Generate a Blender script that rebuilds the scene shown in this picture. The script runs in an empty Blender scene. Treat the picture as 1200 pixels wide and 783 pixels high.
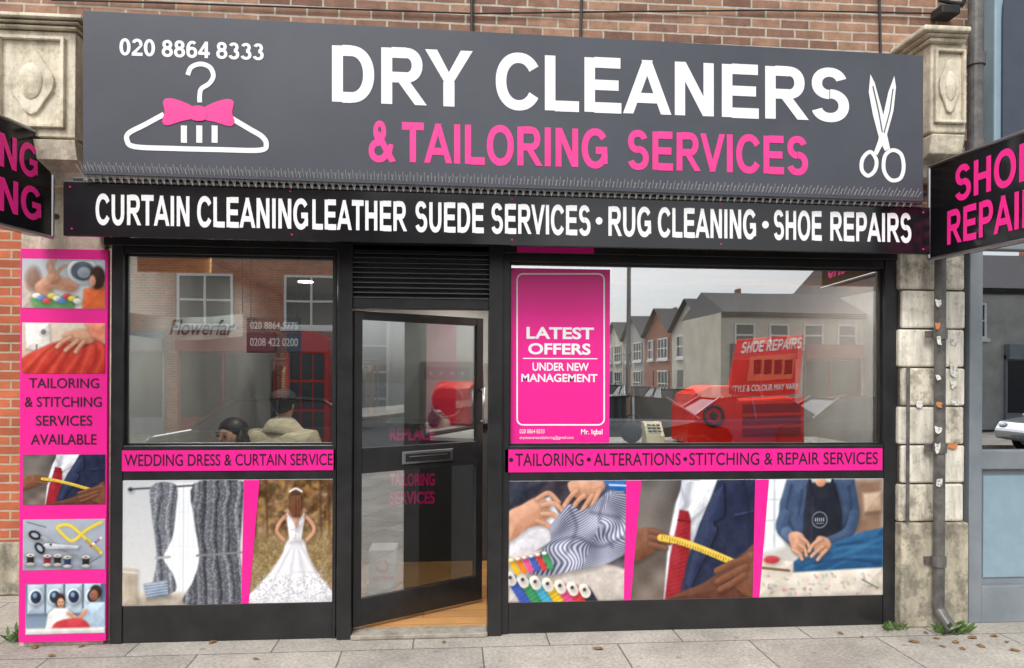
import bpy, math, random
import numpy as np
from mathutils import Vector, Matrix
random.seed(7); np.random.seed(7)
sc=bpy.context.scene
# ---------------------------------------------------------------- camera + survey helper
F=866.0; CX,CY,CZ=-0.43,-5.07,1.78
psi=math.radians(4.9); rho=math.radians(.29)
UPV=Vector((0,0,1))
FW=Vector((math.sin(psi),math.cos(psi),0)); R0=Vector((math.cos(psi),-math.sin(psi),0))
RT=R0*math.cos(rho)+UPV*math.sin(rho); UU=UPV*math.cos(rho)-R0*math.sin(rho)
def U(px,py,Y=0.0):
    d=FW*F+RT*(px-600)+UU*(440-py); t=(Y-CY)/d.y
    return (CX+t*d.x, CZ+t*d.z)
def P(px,py,Y=0.0):
    x,z=U(px,py,Y); return (x,Y,z)
def RC(a,b,c,d,Y=0.0):
    x0,z1=U(a,b,Y); x1,z0=U(c,d,Y); return x0,x1,z0,z1
cd=bpy.data.cameras.new("camera"); cam=bpy.data.objects.new("camera",cd); sc.collection.objects.link(cam)
cd.sensor_width=36; cd.lens=F/1200*36; cd.shift_y=48.5/1200; cd.clip_end=500; cd.clip_start=.05
m=Matrix.Identity(4)
for i in range(3):
    m[i][0]=RT[i]; m[i][1]=UU[i]; m[i][2]=-FW[i]
m[0][3],m[1][3],m[2][3]=CX,CY,CZ
cam.matrix_world=m; sc.camera=cam
sc.view_settings.view_transform='Standard'; sc.view_settings.look='None'; sc.view_settings.exposure=0
# ---------------------------------------------------------------- colour + materials
def lin(c):
    c=np.asarray(c,dtype=float)/255.0
    return np.where(c<=0.04045,c/12.92,((c+0.055)/1.055)**2.4)
def L(r,g,b): 
    a=lin((r,g,b)); return (float(a[0]),float(a[1]),float(a[2]),1)
def newmat(name):
    mt=bpy.data.materials.new(name); mt.use_nodes=True
    nt=mt.node_tree; b=nt.nodes["Principled BSDF"]; return mt,nt,b
def M(name,c,rough=.5,metal=0,c2=None,scale=6,bump=0,bscale=60,stretch=(1,1,1),spec=.5,lo=.35,hi=.65,emit=0,coat=0):
    mt,nt,b=newmat(name); N=nt.nodes; K=nt.links
    b.inputs['Base Color'].default_value=c; b.inputs['Roughness'].default_value=rough
    b.inputs['Metallic'].default_value=metal; b.inputs['Specular IOR Level'].default_value=spec
    b.inputs['Coat Weight'].default_value=coat
    if emit: b.inputs['Emission Color'].default_value=c; b.inputs['Emission Strength'].default_value=emit
    tc=N.new('ShaderNodeTexCoord'); mp=N.new('ShaderNodeMapping'); mp.inputs['Scale'].default_value=stretch
    K.new(tc.outputs['Object'],mp.inputs['Vector'])
    nz=N.new('ShaderNodeTexNoise'); nz.inputs['Scale'].default_value=scale; nz.inputs['Detail'].default_value=7
    nz.inputs['Roughness'].default_value=.65
    K.new(mp.outputs[0],nz.inputs['Vector'])
    if c2 is None: c2=(c[0]*.86,c[1]*.86,c[2]*.86,1)
    cr=N.new('ShaderNodeValToRGB'); cr.color_ramp.elements[0].position=lo; cr.color_ramp.elements[1].position=hi
    cr.color_ramp.elements[0].color=c2; cr.color_ramp.elements[1].color=c
    K.new(nz.outputs['Fac'],cr.inputs['Fac']); K.new(cr.outputs['Color'],b.inputs['Base Color'])
    mr=N.new('ShaderNodeMapRange'); mr.inputs['To Min'].default_value=min(1,rough+.08); mr.inputs['To Max'].default_value=max(0.02,rough-.08)
    K.new(nz.outputs['Fac'],mr.inputs['Value']); K.new(mr.outputs[0],b.inputs['Roughness'])
    if bump:
        n2=N.new('ShaderNodeTexNoise'); n2.inputs['Scale'].default_value=bscale; n2.inputs['Detail'].default_value=5
        K.new(tc.outputs['Object'],n2.inputs['Vector'])
        bp=N.new('ShaderNodeBump'); bp.inputs['Strength'].default_value=bump; bp.inputs['Distance'].default_value=.01
        K.new(n2.outputs['Fac'],bp.inputs['Height']); K.new(bp.outputs[0],b.inputs['Normal'])
    return mt
def grime(mt,amt=.5,scale=2.2,stretch=(3,3,.35),fine=30):
    nt=mt.node_tree; N=nt.nodes; K=nt.links; b=N["Principled BSDF"]; src=b.inputs['Base Color'].links[0].from_socket
    tc=N.new('ShaderNodeTexCoord'); mp=N.new('ShaderNodeMapping'); mp.inputs['Scale'].default_value=stretch; K.new(tc.outputs['Object'],mp.inputs['Vector'])
    n1=N.new('ShaderNodeTexNoise'); n1.inputs['Scale'].default_value=scale; n1.inputs['Detail'].default_value=8; n1.inputs['Roughness'].default_value=.7; K.new(mp.outputs[0],n1.inputs['Vector'])
    r1=N.new('ShaderNodeMapRange'); r1.inputs['From Min'].default_value=.38; r1.inputs['From Max'].default_value=.6; r1.inputs['To Min'].default_value=1-amt; r1.inputs['To Max'].default_value=1.05; K.new(n1.outputs['Fac'],r1.inputs['Value'])
    n2=N.new('ShaderNodeTexNoise'); n2.inputs['Scale'].default_value=fine; n2.inputs['Detail'].default_value=6; n2.inputs['Roughness'].default_value=.75; K.new(tc.outputs['Object'],n2.inputs['Vector'])
    r2=N.new('ShaderNodeMapRange'); r2.inputs['From Min'].default_value=.32; r2.inputs['From Max'].default_value=.44; r2.inputs['To Min'].default_value=1-amt; r2.inputs['To Max'].default_value=1.0; K.new(n2.outputs['Fac'],r2.inputs['Value'])
    mm=N.new('ShaderNodeMath'); mm.operation='MULTIPLY'; K.new(r1.outputs[0],mm.inputs[0]); K.new(r2.outputs[0],mm.inputs[1])
    sx=N.new('ShaderNodeVectorMath'); sx.operation='SCALE'; K.new(src,sx.inputs[0]); K.new(mm.outputs[0],sx.inputs['Scale']); K.new(sx.outputs[0],b.inputs['Base Color'])
    return mt
def brickmat(name,c1,c2,mortar,bw=.225,rh=.075,ms=.009,axes='xz',var=.5,rough=.85,offset=.5,bstr=.6,nscale=3,spots=0,off=(0,0)):
    mt,nt,b=newmat(name); N=nt.nodes; K=nt.links
    tc=N.new('ShaderNodeTexCoord'); sp=N.new('ShaderNodeSeparateXYZ'); K.new(tc.outputs['Object'],sp.inputs[0])
    cb=N.new('ShaderNodeCombineXYZ')
    ix={'x':0,'y':1,'z':2}
    K.new(sp.outputs[ix[axes[0]]],cb.inputs[0]); K.new(sp.outputs[ix[axes[1]]],cb.inputs[1])
    nw=N.new('ShaderNodeTexNoise'); nw.inputs['Scale'].default_value=9
    K.new(cb.outputs[0],nw.inputs['Vector'])
    vs=N.new('ShaderNodeVectorMath'); vs.operation='MULTIPLY_ADD'; vs.inputs[1].default_value=(.008,.008,0)
    K.new(nw.outputs['Color'],vs.inputs[0]); K.new(cb.outputs[0],vs.inputs[2])
    vo=N.new('ShaderNodeVectorMath'); vo.operation='ADD'; vo.inputs[1].default_value=(off[0],off[1],0); K.new(vs.outputs[0],vo.inputs[0])
    br=N.new('ShaderNodeTexBrick'); br.inputs['Scale'].default_value=1
    br.inputs['Brick Width'].default_value=bw; br.inputs['Row Height'].default_value=rh
    br.inputs['Mortar Size'].default_value=ms; br.inputs['Mortar Smooth'].default_value=.3; br.inputs['Bias'].default_value=0
    br.offset=offset
    br.inputs['Color1'].default_value=c1; br.inputs['Color2'].default_value=c2; br.inputs['Mortar'].default_value=mortar
    K.new(vo.outputs[0],br.inputs['Vector'])
    nz=N.new('ShaderNodeTexNoise'); nz.inputs['Scale'].default_value=nscale; nz.inputs['Detail'].default_value=9; nz.inputs['Roughness'].default_value=.7
    K.new(cb.outputs[0],nz.inputs['Vector'])
    mr=N.new('ShaderNodeMapRange'); mr.inputs['From Min'].default_value=.3; mr.inputs['From Max'].default_value=.7
    mr.inputs['To Min'].default_value=1-var; mr.inputs['To Max'].default_value=1+var*.35
    K.new(nz.outputs['Fac'],mr.inputs['Value'])
    mx=N.new('ShaderNodeVectorMath'); mx.operation='SCALE'; K.new(br.outputs['Color'],mx.inputs[0]); K.new(mr.outputs[0],mx.inputs['Scale'])
    last=mx.outputs[0]
    if spots:
        vr=N.new('ShaderNodeTexVoronoi'); vr.inputs['Scale'].default_value=spots; K.new(cb.outputs[0],vr.inputs['Vector'])
        m1=N.new('ShaderNodeMapRange'); m1.inputs['From Min'].default_value=.05; m1.inputs['From Max'].default_value=.11; m1.inputs['To Min'].default_value=.66; m1.inputs['To Max'].default_value=1
        K.new(vr.outputs['Distance'],m1.inputs['Value'])
        n4=N.new('ShaderNodeTexNoise'); n4.inputs['Scale'].default_value=45; n4.inputs['Detail'].default_value=6; K.new(cb.outputs[0],n4.inputs['Vector'])
        m4=N.new('ShaderNodeMapRange'); m4.inputs['From Min'].default_value=.3; m4.inputs['From Max'].default_value=.7; m4.inputs['To Min'].default_value=.72; m4.inputs['To Max'].default_value=1.18; K.new(n4.outputs['Fac'],m4.inputs['Value'])
        mm=N.new('ShaderNodeMath'); mm.operation='MULTIPLY'; K.new(m1.outputs[0],mm.inputs[0]); K.new(m4.outputs[0],mm.inputs[1])
        m2=N.new('ShaderNodeVectorMath'); m2.operation='SCALE'; K.new(last,m2.inputs[0]); K.new(mm.outputs[0],m2.inputs['Scale']); last=m2.outputs[0]
    K.new(last,b.inputs['Base Color'])
    b.inputs['Roughness'].default_value=rough
    n2=N.new('ShaderNodeTexNoise'); n2.inputs['Scale'].default_value=70; K.new(tc.outputs['Object'],n2.inputs['Vector'])
    ma=N.new('ShaderNodeMath'); ma.operation='MULTIPLY_ADD'; ma.inputs[1].default_value=-1.0
    K.new(br.outputs['Fac'],ma.inputs[0]); 
    m3=N.new('ShaderNodeMath'); m3.operation='MULTIPLY'; m3.inputs[1].default_value=.5; K.new(n2.outputs['Fac'],m3.inputs[0])
    K.new(m3.outputs[0],ma.inputs[2])
    bp=N.new('ShaderNodeBump'); bp.inputs['Strength'].default_value=bstr; bp.inputs['Distance'].default_value=.008
    K.new(ma.outputs[0],bp.inputs['Height']); K.new(bp.outputs[0],b.inputs['Normal'])
    return mt
def glassmat(name,fac,tint=(1,1,1,1)):
    mt=bpy.data.materials.new(name); mt.use_nodes=True; nt=mt.node_tree; N=nt.nodes; K=nt.links
    N.remove(N["Principled BSDF"]); out=N["Material Output"]
    tr=N.new('ShaderNodeBsdfTransparent'); tr.inputs[0].default_value=tint
    gl=N.new('ShaderNodeBsdfGlossy'); gl.inputs['Roughness'].default_value=0.0; gl.inputs['Color'].default_value=(.97,.98,1,1)
    tc=N.new('ShaderNodeTexCoord'); nz=N.new('ShaderNodeTexNoise'); nz.inputs['Scale'].default_value=.9
    K.new(tc.outputs['Object'],nz.inputs['Vector'])
    bp=N.new('ShaderNodeBump'); bp.inputs['Strength'].default_value=.03; bp.inputs['Distance'].default_value=.02
    K.new(nz.outputs['Fac'],bp.inputs['Height']); K.new(bp.outputs[0],gl.inputs['Normal'])
    mx=N.new('ShaderNodeMixShader'); mx.inputs[0].default_value=fac
    K.new(tr.outputs[0],mx.inputs[1]); K.new(gl.outputs[0],mx.inputs[2]); K.new(mx.outputs[0],out.inputs[0])
    return mt
PINKC=L(236,30,146)
m_black=M("black_frame_paint",(.012,.012,.013,1),.32,c2=(.022,.022,.023,1),scale=5,bump=.05)
m_louvre=M("grey_black_louvre",(.12,.12,.125,1),.3,c2=(.09,.09,.095,1),scale=5)
m_black2=M("black_gloss_sign",(.008,.008,.010,1),.14,c2=(.014,.014,.016,1),scale=2,spec=.5)
m_slate=M("slate_grey_sign",L(76,79,87),.40,c2=L(68,71,79),scale=1.5,spec=.35)
m_silver=M("silver_edge",(.5,.5,.52,1),.35,1)
m_spike=M("spike_steel",(.75,.75,.75,1),.4,.3)
m_white=M("white_vinyl",(.85,.85,.85,1),.4,c2=(.82,.82,.82,1))
m_pink=M("magenta_vinyl",PINKC,.35,c2=L(228,26,138),scale=2)
m_pinks=M("bright_magenta_lettering",L(255,44,150),.4,c2=L(250,40,144))
m_pinkl=M("pink_lettering",L(236,56,146),.4,c2=L(230,50,138))
m_ink=M("black_lettering",(.015,.008,.012,1),.4)
m_stone=grime(M("weathered_stone",L(226,216,194),.9,c2=L(190,180,158),scale=8,bump=.5,bscale=35,lo=.36,hi=.52),.34,2.4,(3,3,.5),28)
m_faience=grime(M("grubby_white_faience",L(236,230,214),.4,c2=L(212,204,188),scale=9,bump=.2,bscale=25,lo=.34,hi=.5),.40,2.6,(3,3,.45),24)
m_faience2=grime(M("stained_white_faience",L(222,214,196),.5,c2=L(178,168,150),scale=14,bump=.25,bscale=25,lo=.40,hi=.52),.52,3.0,(3,3,.6),20)
m_joint=M("dirty_joint_mortar",L(96,90,80),.95,c2=L(60,56,50),scale=12)
m_plinth=grime(M("peeling_plinth",L(190,181,160),.9,c2=L(146,139,124),scale=7,bump=.6,bscale=30,lo=.42,hi=.54),.45,3,(2,2,.8),22)
m_brick=brickmat("brown_brick",L(178,138,112),L(122,88,74),L(190,178,162),var=.40,nscale=10,ms=.008,bw=.215,rh=.068)
m_brick2=brickmat("orange_brick",L(204,112,72),L(166,88,60),L(186,166,146),var=.35)
m_brick2b=brickmat("orange_brick_row",L(190,104,70),L(150,84,60),L(176,160,142),var=.35,axes='yz')
m_pave=brickmat("concrete_slabs",L(184,178,168),L(166,160,151),L(112,107,100),bw=.9,rh=.6,ms=.006,axes='xy',var=.38,bstr=.4,nscale=1.7,spots=4.2,off=(.2,.23))
m_asph=M("asphalt",(.05,.05,.052,1),.9,c2=(.07,.07,.07,1),scale=3,bump=.5,bscale=120)
m_kerb=M("kerb_stone",(.3,.29,.27,1),.8,bump=.4,bscale=50)
m_step=M("worn_concrete_step",L(168,160,148),.85,c2=L(126,118,106),scale=10,bump=.4,bscale=50)
m_floor=brickmat("tan_floor_boards",L(206,154,98),L(190,138,86),L(120,86,54),bw=1.2,rh=.15,ms=.003,axes='xy',var=.2,rough=.4,bstr=.1)
m_wall=M("interior_paint",L(196,197,194),.8,c2=L(178,178,176),scale=2)
m_timber=M("tan_timber",L(236,178,108),.5,c2=L(206,148,84),scale=5,stretch=(.4,1,6))
m_glass=glassmat("shop_glass",.36,(.92,.95,.95,1))
m_glassd=glassmat("door_glass",.36,(.74,.78,.78,1))
m_glassn=glassmat("neighbour_glass",.6,(.5,.55,.58,1))
m_bluegrey=M("grey_blue_paint",L(134,140,146),.4,c2=L(116,124,130),scale=3)
m_paleblue=M("pale_blue_board",L(140,164,176),.4)
m_navy=M("dark_slate_board",L(60,68,82),.4)
m_pipe=M("grey_black_pipe_paint",(.06,.06,.06,1),.4,c2=(.14,.13,.12,1),scale=14,bump=.2)
m_cable=M("black_cable",(.02,.02,.02,1),.6)
m_red=M("red_display_plastic",L(250,48,26),.35,c2=L(240,40,22))
m_dkred=M("dark_red_drawer",L(170,22,16),.3)
m_kiosk=M("deep_red_cabinet",L(150,22,22),.35)
m_orred=M("orange_red_label",L(255,110,70),.4)
m_dkgrey=M("dark_grey_plastic",(.06,.06,.065,1),.5)
m_mgrey=M("mid_grey_metal",(.28,.29,.3,1),.4,.6)
m_cream=M("cream_plastic",L(232,222,186),.5)
m_lwhite=M("white_enamel",(.7,.7,.71,1),.3)
m_skin=M("skin",L(206,156,130),.55,c2=L(194,142,116))
m_hair=M("dark_hair",(.012,.009,.008,1),.5,c2=(.025,.018,.014,1),scale=40)
m_jacket=M("beige_padded_jacket",L(222,208,178),.7,c2=L(182,168,138),scale=10,bump=1,bscale=9,stretch=(.6,.6,2.2))
m_trouser=M("dark_trousers",(.03,.032,.04,1),.8)
m_cap=M("charcoal_cap",(.035,.035,.04,1),.8)
m_cardigan=M("dark_cardigan",(.05,.045,.05,1),.8)
m_lips=M("lips",L(160,84,80),.5)
m_leafg=M("weed_green",(.09,.16,.03,1),.6,c2=(.05,.10,.02,1),scale=20)
m_leafb=M("dry_leaf",(.26,.15,.06,1),.7,c2=(.16,.08,.03,1),scale=30)
m_lamp=M("lamp_diffuser",(1,.97,.9,1),.5,emit=5)
m_render=M("cream_render",L(226,218,200),.85,c2=L(196,187,168),scale=1.2)
m_render2=M("grey_render",L(188,188,182),.85,c2=L(160,160,154),scale=1.2)
m_roof=M("slate_roof",(.09,.09,.10,1),.8,c2=(.14,.13,.13,1),scale=5)
m_wframe=M("white_window_frame",(.85,.85,.83,1),.4)
m_wpane=M("dark_window_pane",(.03,.035,.04,1),.08)
m_tyre=M("tyre_rubber",(.02,.02,.02,1),.8)
m_cargl=M("car_glass",(.02,.025,.03,1),.05)
m_carb=M("black_car_paint",(.02,.02,.023,1),.15,coat=1)
m_carg=M("silver_car_paint",(.4,.42,.44,1),.25,.6,coat=1)
m_carr=M("blue_car_paint",(.03,.06,.14,1),.2,.2,coat=1)
m_hl=M("headlamp_lens",(.7,.72,.74,1),.1)
m_orange=M("orange_sticker",L(214,128,66),.6,c2=L(180,120,80),scale=60)
m_sticker=M("worn_paper_sticker",L(222,220,212),.7,c2=L(140,136,128),scale=45,lo=.4,hi=.5)
m_banner=M("white_banner",L(242,242,236),.6)
m_bannertext=M("grey_script",L(50,60,50),.5)
def vcmat(name):
    mt,nt,b=newmat(name); at=nt.nodes.new('ShaderNodeAttribute'); at.attribute_name="Col"
    nt.links.new(at.outputs['Color'],b.inputs['Base Color']); b.inputs['Roughness'].default_value=.3
    b.inputs['Specular IOR Level'].default_value=.4
    return mt
m_photo=vcmat("printed_photo")
# ---------------------------------------------------------------- mesh accumulation
def root(name,label,cat,loc=(0,0,0),group=None,kind=None):
    o=bpy.data.objects.new(name,None); o.empty_display_size=.1; o.location=loc; sc.collection.objects.link(o)
    o["label"]=label; o["category"]=cat
    if group: o["group"]=group
    return o
def attach(o,parent):
    if parent is not None:
        o.parent=parent
        if parent.type=='EMPTY': o.matrix_parent_inverse=Matrix.Translation(-Vector(parent.location))
class A:
    def __init__(s): s.v=[];s.f=[];s.m=[]
    def add(s,vs,fs,mi=0):
        n=len(s.v); s.v+= [tuple(v) for v in vs]; s.f+=[tuple(i+n for i in f) for f in fs]; s.m+=[mi]*len(fs); return s
    def box(s,x0,x1,y0,y1,z0,z1,mi=0):
        vs=[(x0,y0,z0),(x1,y0,z0),(x1,y1,z0),(x0,y1,z0),(x0,y0,z1),(x1,y0,z1),(x1,y1,z1),(x0,y1,z1)]
        return s.add(vs,[(3,2,1,0),(4,5,6,7),(0,1,5,4),(1,2,6,5),(2,3,7,6),(3,0,4,7)],mi)
    def pbox(s,a,b,c,d,Y0,Y1,mi=0):
        x0,x1,z0,z1=RC(a,b,c,d,Y0); return s.box(x0,x1,Y0,Y1,z0,z1,mi)
    def prism(s,pts,y0,y1,mi=0):
        n=len(pts); vs=[(x,y0,z) for x,z in pts]+[(x,y1,z) for x,z in pts]
        fs=[tuple(range(n)),tuple(range(2*n-1,n-1,-1))]+[((i+1)%n,i,i+n,(i+1)%n+n) for i in range(n)]
        return s.add(vs,fs,mi)
    def prismx(s,pts,x0,x1,mi=0):
        n=len(pts); vs=[(x0,y,z) for y,z in pts]+[(x1,y,z) for y,z in pts]
        fs=[tuple(range(n)),tuple(range(2*n-1,n-1,-1))]+[((i+1)%n,i,i+n,(i+1)%n+n) for i in range(n)]
        return s.add(vs,fs,mi)
    def cyl(s,p0,p1,r,n=12,mi=0,r1=None,cap=True):
        p0=Vector(p0);p1=Vector(p1); d=(p1-p0).normalized(); a=d.orthogonal().normalized(); b=d.cross(a)
        r1=r if r1 is None else r1
        vs=[];
        for i in range(n):
            t=2*math.pi*i/n; vs.append(p0+(a*math.cos(t)+b*math.sin(t))*r)
        for i in range(n):
            t=2*math.pi*i/n; vs.append(p1+(a*math.cos(t)+b*math.sin(t))*r1)
        fs=[(i,(i+1)%n,(i+1)%n+n,i+n) for i in range(n)]
        if cap: fs+=[tuple(range(n-1,-1,-1)),tuple(range(n,2*n))]
        return s.add(vs,fs,mi)
    def torus(s,c,ax,R,r,n=28,k=10,mi=0,sx=1):
        c=Vector(c); ax=Vector(ax).normalized(); a=ax.orthogonal().normalized(); b=ax.cross(a); vs=[]
        for i in range(n):
            t=2*math.pi*i/n; d=a*math.cos(t)+b*math.sin(t)
            for j in range(k):
                u=2*math.pi*j/k; vs.append(c+d*(R+r*math.cos(u))+ax*r*math.sin(u)*sx)
        fs=[(i*k+j,((i+1)%n)*k+j,((i+1)%n)*k+(j+1)%k,i*k+(j+1)%k) for i in range(n) for j in range(k)]
        return s.add(vs,fs,mi)
    def sphere(s,c,r,n=16,k=10,mi=0):
        vs=[];
        for j in range(1,k):
            ph=math.pi*j/k
            for i in range(n):
                t=2*math.pi*i/n; vs.append((c[0]+r[0]*math.sin(ph)*math.cos(t),c[1]+r[1]*math.sin(ph)*math.sin(t),c[2]+r[2]*math.cos(ph)))
        fs=[(j*n+i,j*n+(i+1)%n,(j+1)*n+(i+1)%n,(j+1)*n+i) for j in range(k-2) for i in range(n)]
        vs.append((c[0],c[1],c[2]+r[2])); vs.append((c[0],c[1],c[2]-r[2]))
        T=(k-1)*n
        fs+=[(T,(i+1)%n,i) for i in range(n)]+[(T+1,(k-2)*n+i,(k-2)*n+(i+1)%n) for i in range(n)]
        return s.add(vs,fs,mi)
    def poly(s,pxs,Y,mi=0):
        return s.add([P(a,b,Y) for a,b in pxs],[tuple(range(len(pxs)))],mi)
    def ribbon(s,pxs,w,Y,mi=0,closed=False):
        pts=[Vector(p) for p in pxs]; n=len(pts); l=[];r=[]
        for i in range(n):
            a=pts[(i-1)%n] if (closed or i>0) else pts[i]; b=pts[(i+1)%n] if (closed or i<n-1) else pts[i]
            t=(b-a).normalized(); nn=Vector((-t.y,t.x))*w/2
            l.append(pts[i]+nn); r.append(pts[i]-nn)
        vs=[P(q.x,q.y,Y) for q in l]+[P(q.x,q.y,Y) for q in r]
        fs=[(i,(i+1)%n,(i+1)%n+n,i+n) for i in range(n if closed else n-1)]
        return s.add(vs,fs,mi)
    def obj(s,name,mats,parent=None,bevel=0,smooth=False,label=None,cat=None,kind=None,tf=None):
        me=bpy.data.meshes.new(name); vs=s.v if tf is None else [tf(v) for v in s.v]
        me.from_pydata(vs,[],s.f)
        if not isinstance(mats,(list,tuple)): mats=[mats]
        for q in mats: me.materials.append(q)
        me.polygons.foreach_set('material_index',s.m)
        if smooth: me.polygons.foreach_set('use_smooth',[True]*len(s.f))
        me.update()
        o=bpy.data.objects.new(name,me); sc.collection.objects.link(o); attach(o,parent)
        if bevel:
            b=o.modifiers.new('bevel','BEVEL'); b.width=bevel; b.segments=2; b.limit_method='ANGLE'; b.angle_limit=math.radians(40)
        if label: o["label"]=label
        if cat: o["category"]=cat
        if kind: o["kind"]=kind
        return o
def curve_pts(pts,n=6,closed=False):
    out=[]; k=len(pts); rng=range(k if closed else k-1)
    for i in rng:
        g=lambda j: Vector(pts[j%k] if closed else pts[max(0,min(k-1,j))])
        p0,p1,p2,p3=g(i-1),g(i),g(i+1),g(i+2)
        for q in range(n):
            t=q/n; out.append(tuple(.5*((2*p1)+(p2-p0)*t+(2*p0-5*p1+4*p2-p3)*t*t+(3*p1-p0-3*p2+p3)*t**3)))
    if not closed: out.append(tuple(pts[-1]))
    return out
# ---- drawn bold grotesque capitals (height 1): boxes, polygons, ring segments
BO=.013
def bx(x0,y0,x1,y1):
    ex=BO if (x1-x0)<(y1-y0) else 0; ey=BO if (x1-x0)>=(y1-y0) else 0
    return [[(x0-ex,y0-ey),(x1+ex,y0-ey),(x1+ex,y1+ey),(x0-ex,y1+ey)]]
def pg(*p):
    cx=sum(q[0] for q in p)/len(p); 
    return [[(x+math.copysign(.014,x-cx),y) for x,y in p]]
def ring(cx,cy,rx,ry,a0=0,a1=360,tx=.205,ty=.168):
    n=max(6,int(abs(a1-a0)/8)); q=[]; e=.94
    rx+=BO*.6; ry+=BO*.6; tx+=BO*1.7; ty+=BO*1.5
    def pt(a,rx_,ry_):
        c,s_=math.cos(a),math.sin(a); return (cx+rx_*math.copysign(abs(c)**e,c),cy+ry_*math.copysign(abs(s_)**e,s_))
    for i in range(n):
        a=math.radians(a0+(a1-a0)*i/n); b=math.radians(a0+(a1-a0)*(i+1)/n)
        q.append([pt(a,rx,ry),pt(b,rx,ry),pt(b,rx-tx,ry-ty),pt(a,rx-tx,ry-ty)])
    return [('strip',q)]
def G():
    g={}
    g['I']=(.40,bx(.1,0,.3,1)); g['L']=(.85,bx(.1,0,.3,1)+bx(.3,0,.82,.17)); g['E']=(.93,bx(.1,0,.3,1)+bx(.3,.83,.86,1)+bx(.3,.42,.82,.585)+bx(.3,0,.88,.17))
    g['T']=(.85,bx(.02,.83,.83,1)+bx(.322,0,.528,.83)); g['H']=(1.01,bx(.1,0,.3,1)+bx(.71,0,.91,1)+bx(.3,.42,.71,.59))
    g['N']=(1.01,bx(.1,0,.295,1)+bx(.715,0,.91,1)+[[(.087,1),(.32,1),(.923,0),(.69,0)]])
    g['A']=(1.01,pg((0,0),(.22,0),(.61,1),(.395,1))+pg((1.01,0),(.785,0),(.395,1),(.61,1))+bx(.2,.215,.8,.375))
    g['V']=(.93,pg((0,1),(.22,1),(.572,0),(.358,0))+pg((.93,1),(.71,1),(.358,0),(.572,0)))
    g['Y']=(.93,pg((-.01,1),(.235,1),(.567,.42),(.363,.42))+pg((.94,1),(.695,1),(.363,.42),(.567,.42))+bx(.363,0,.567,.43))
    g['O']=(1.086,ring(.543,.5,.49,.517)); g['C']=(1.01,ring(.535,.5,.485,.517,32,328)); g['G']=(1.086,ring(.54,.5,.49,.517,36,322)+bx(.56,.37,.985,.535)+bx(.785,.10,.985,.37))
    g['D']=(1.01,bx(.1,0,.3,1)+bx(.3,.832,.48,1)+bx(.3,0,.48,.168)+ring(.48,.5,.465,.5,-90,90))
    g['P']=(.93,bx(.1,0,.3,1)+bx(.3,.835,.56,1)+bx(.3,.365,.56,.53)+ring(.56,.6825,.325,.3175,-90,90,.2,.165))
    g['R']=(1.01,bx(.1,0,.3,1)+bx(.3,.835,.6,1)+bx(.3,.40,.6,.562)+ring(.6,.70,.325,.30,-90,90,.2,.162)+pg((.44,.41),(.67,.43),(1.01,0),(.765,0)))
    g['U']=(1.01,bx(.1,.38,.3,1)+bx(.71,.38,.91,1)+ring(.505,.38,.405,.397,180,360,.2,.168))
    g['S']=(.93,ring(.455,.722,.37,.296,18,270,.2,.158)+ring(.47,.292,.40,.31,-162,90,.205,.158))
    g['&']=(1.05,ring(.43,.755,.23,.26,0,360,.155,.13)+ring(.40,.27,.37,.287,78,350,.19,.155)+[[(.235,.68),(.43,.76),(1.03,.02),(.80,-.02)],[(.70,.14),(.76,.45),(.94,.43),(.86,.10)]])
    d=dict(tx=.185,ty=.155)
    g['0']=(.777,ring(.388,.5,.345,.512,0,360,.195,.16)); g['8']=(.777,ring(.388,.737,.305,.272,0,360,**d)+ring(.388,.288,.345,.3,0,360,**d))
    g['6']=(.777,ring(.395,.318,.34,.33,0,360,**d)+ring(.425,.5,.375,.512,52,195,**d)); g['4']=(.777,bx(.44,0,.63,1)+bx(.02,.2,.76,.36)+[[(.02,.34),(.22,.34),(.54,.80),(.50,1),(.46,1)]])
    g['3']=(.777,ring(.37,.735,.30,.272,-88,160,**d)+ring(.37,.288,.345,.3,-162,88,**d)); g['2']=(.777,ring(.385,.70,.33,.312,-22,165,**d)+bx(.04,0,.73,.17)+[[(.04,.16),(.31,.16),(.712,.60),(.505,.585)]])
    return g
GL=G(); _gc={}
def glyphs(text,off=0,space=1.0,shear=0,sans=False):
    key=(text,off,space,shear,sans)
    if key in _gc: return _gc[key]
    if sans:
        V=[];Fc=[];x=0
        for ch in text:
            if ch==' ': x+=.36; continue
            adv,el=GL[ch]
            for k,e in enumerate(el):
                lay=k*.0004
                for q in (e[1] if e[0]=='strip' else [e]):
                    n=len(V); V+=[(x+a,b,lay) for a,b in q]; Fc.append(tuple(range(n,n+len(q))))
            x+=adv*space
        v=np.array(V); f=Fc
        mn=v.min(0); mx=v.max(0); v[:,0]=(v[:,0]-mn[0])/(mx[0]-mn[0])
    else:
        cu=bpy.data.curves.new("t",'FONT'); cu.body=text
        cu.offset=off; cu.space_character=space; cu.shear=shear; cu.resolution_u=5
        ob=bpy.data.objects.new("t",cu); sc.collection.objects.link(ob)
        dg=bpy.context.evaluated_depsgraph_get(); dg.update()
        me=bpy.data.meshes.new_from_object(ob.evaluated_get(dg))
        v=np.array([w.co[:] for w in me.vertices]); f=[tuple(p.vertices) for p in me.polygons]
        bpy.data.objects.remove(ob); bpy.data.curves.remove(cu); bpy.data.meshes.remove(me)
        mn=v.min(0); mx=v.max(0); v=v-mn; v[:,0]/=(mx-mn)[0]; v[:,1]/=(mx-mn)[1]; v[:,2]=0
    _gc[key]=(v,f); return v,f
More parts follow.
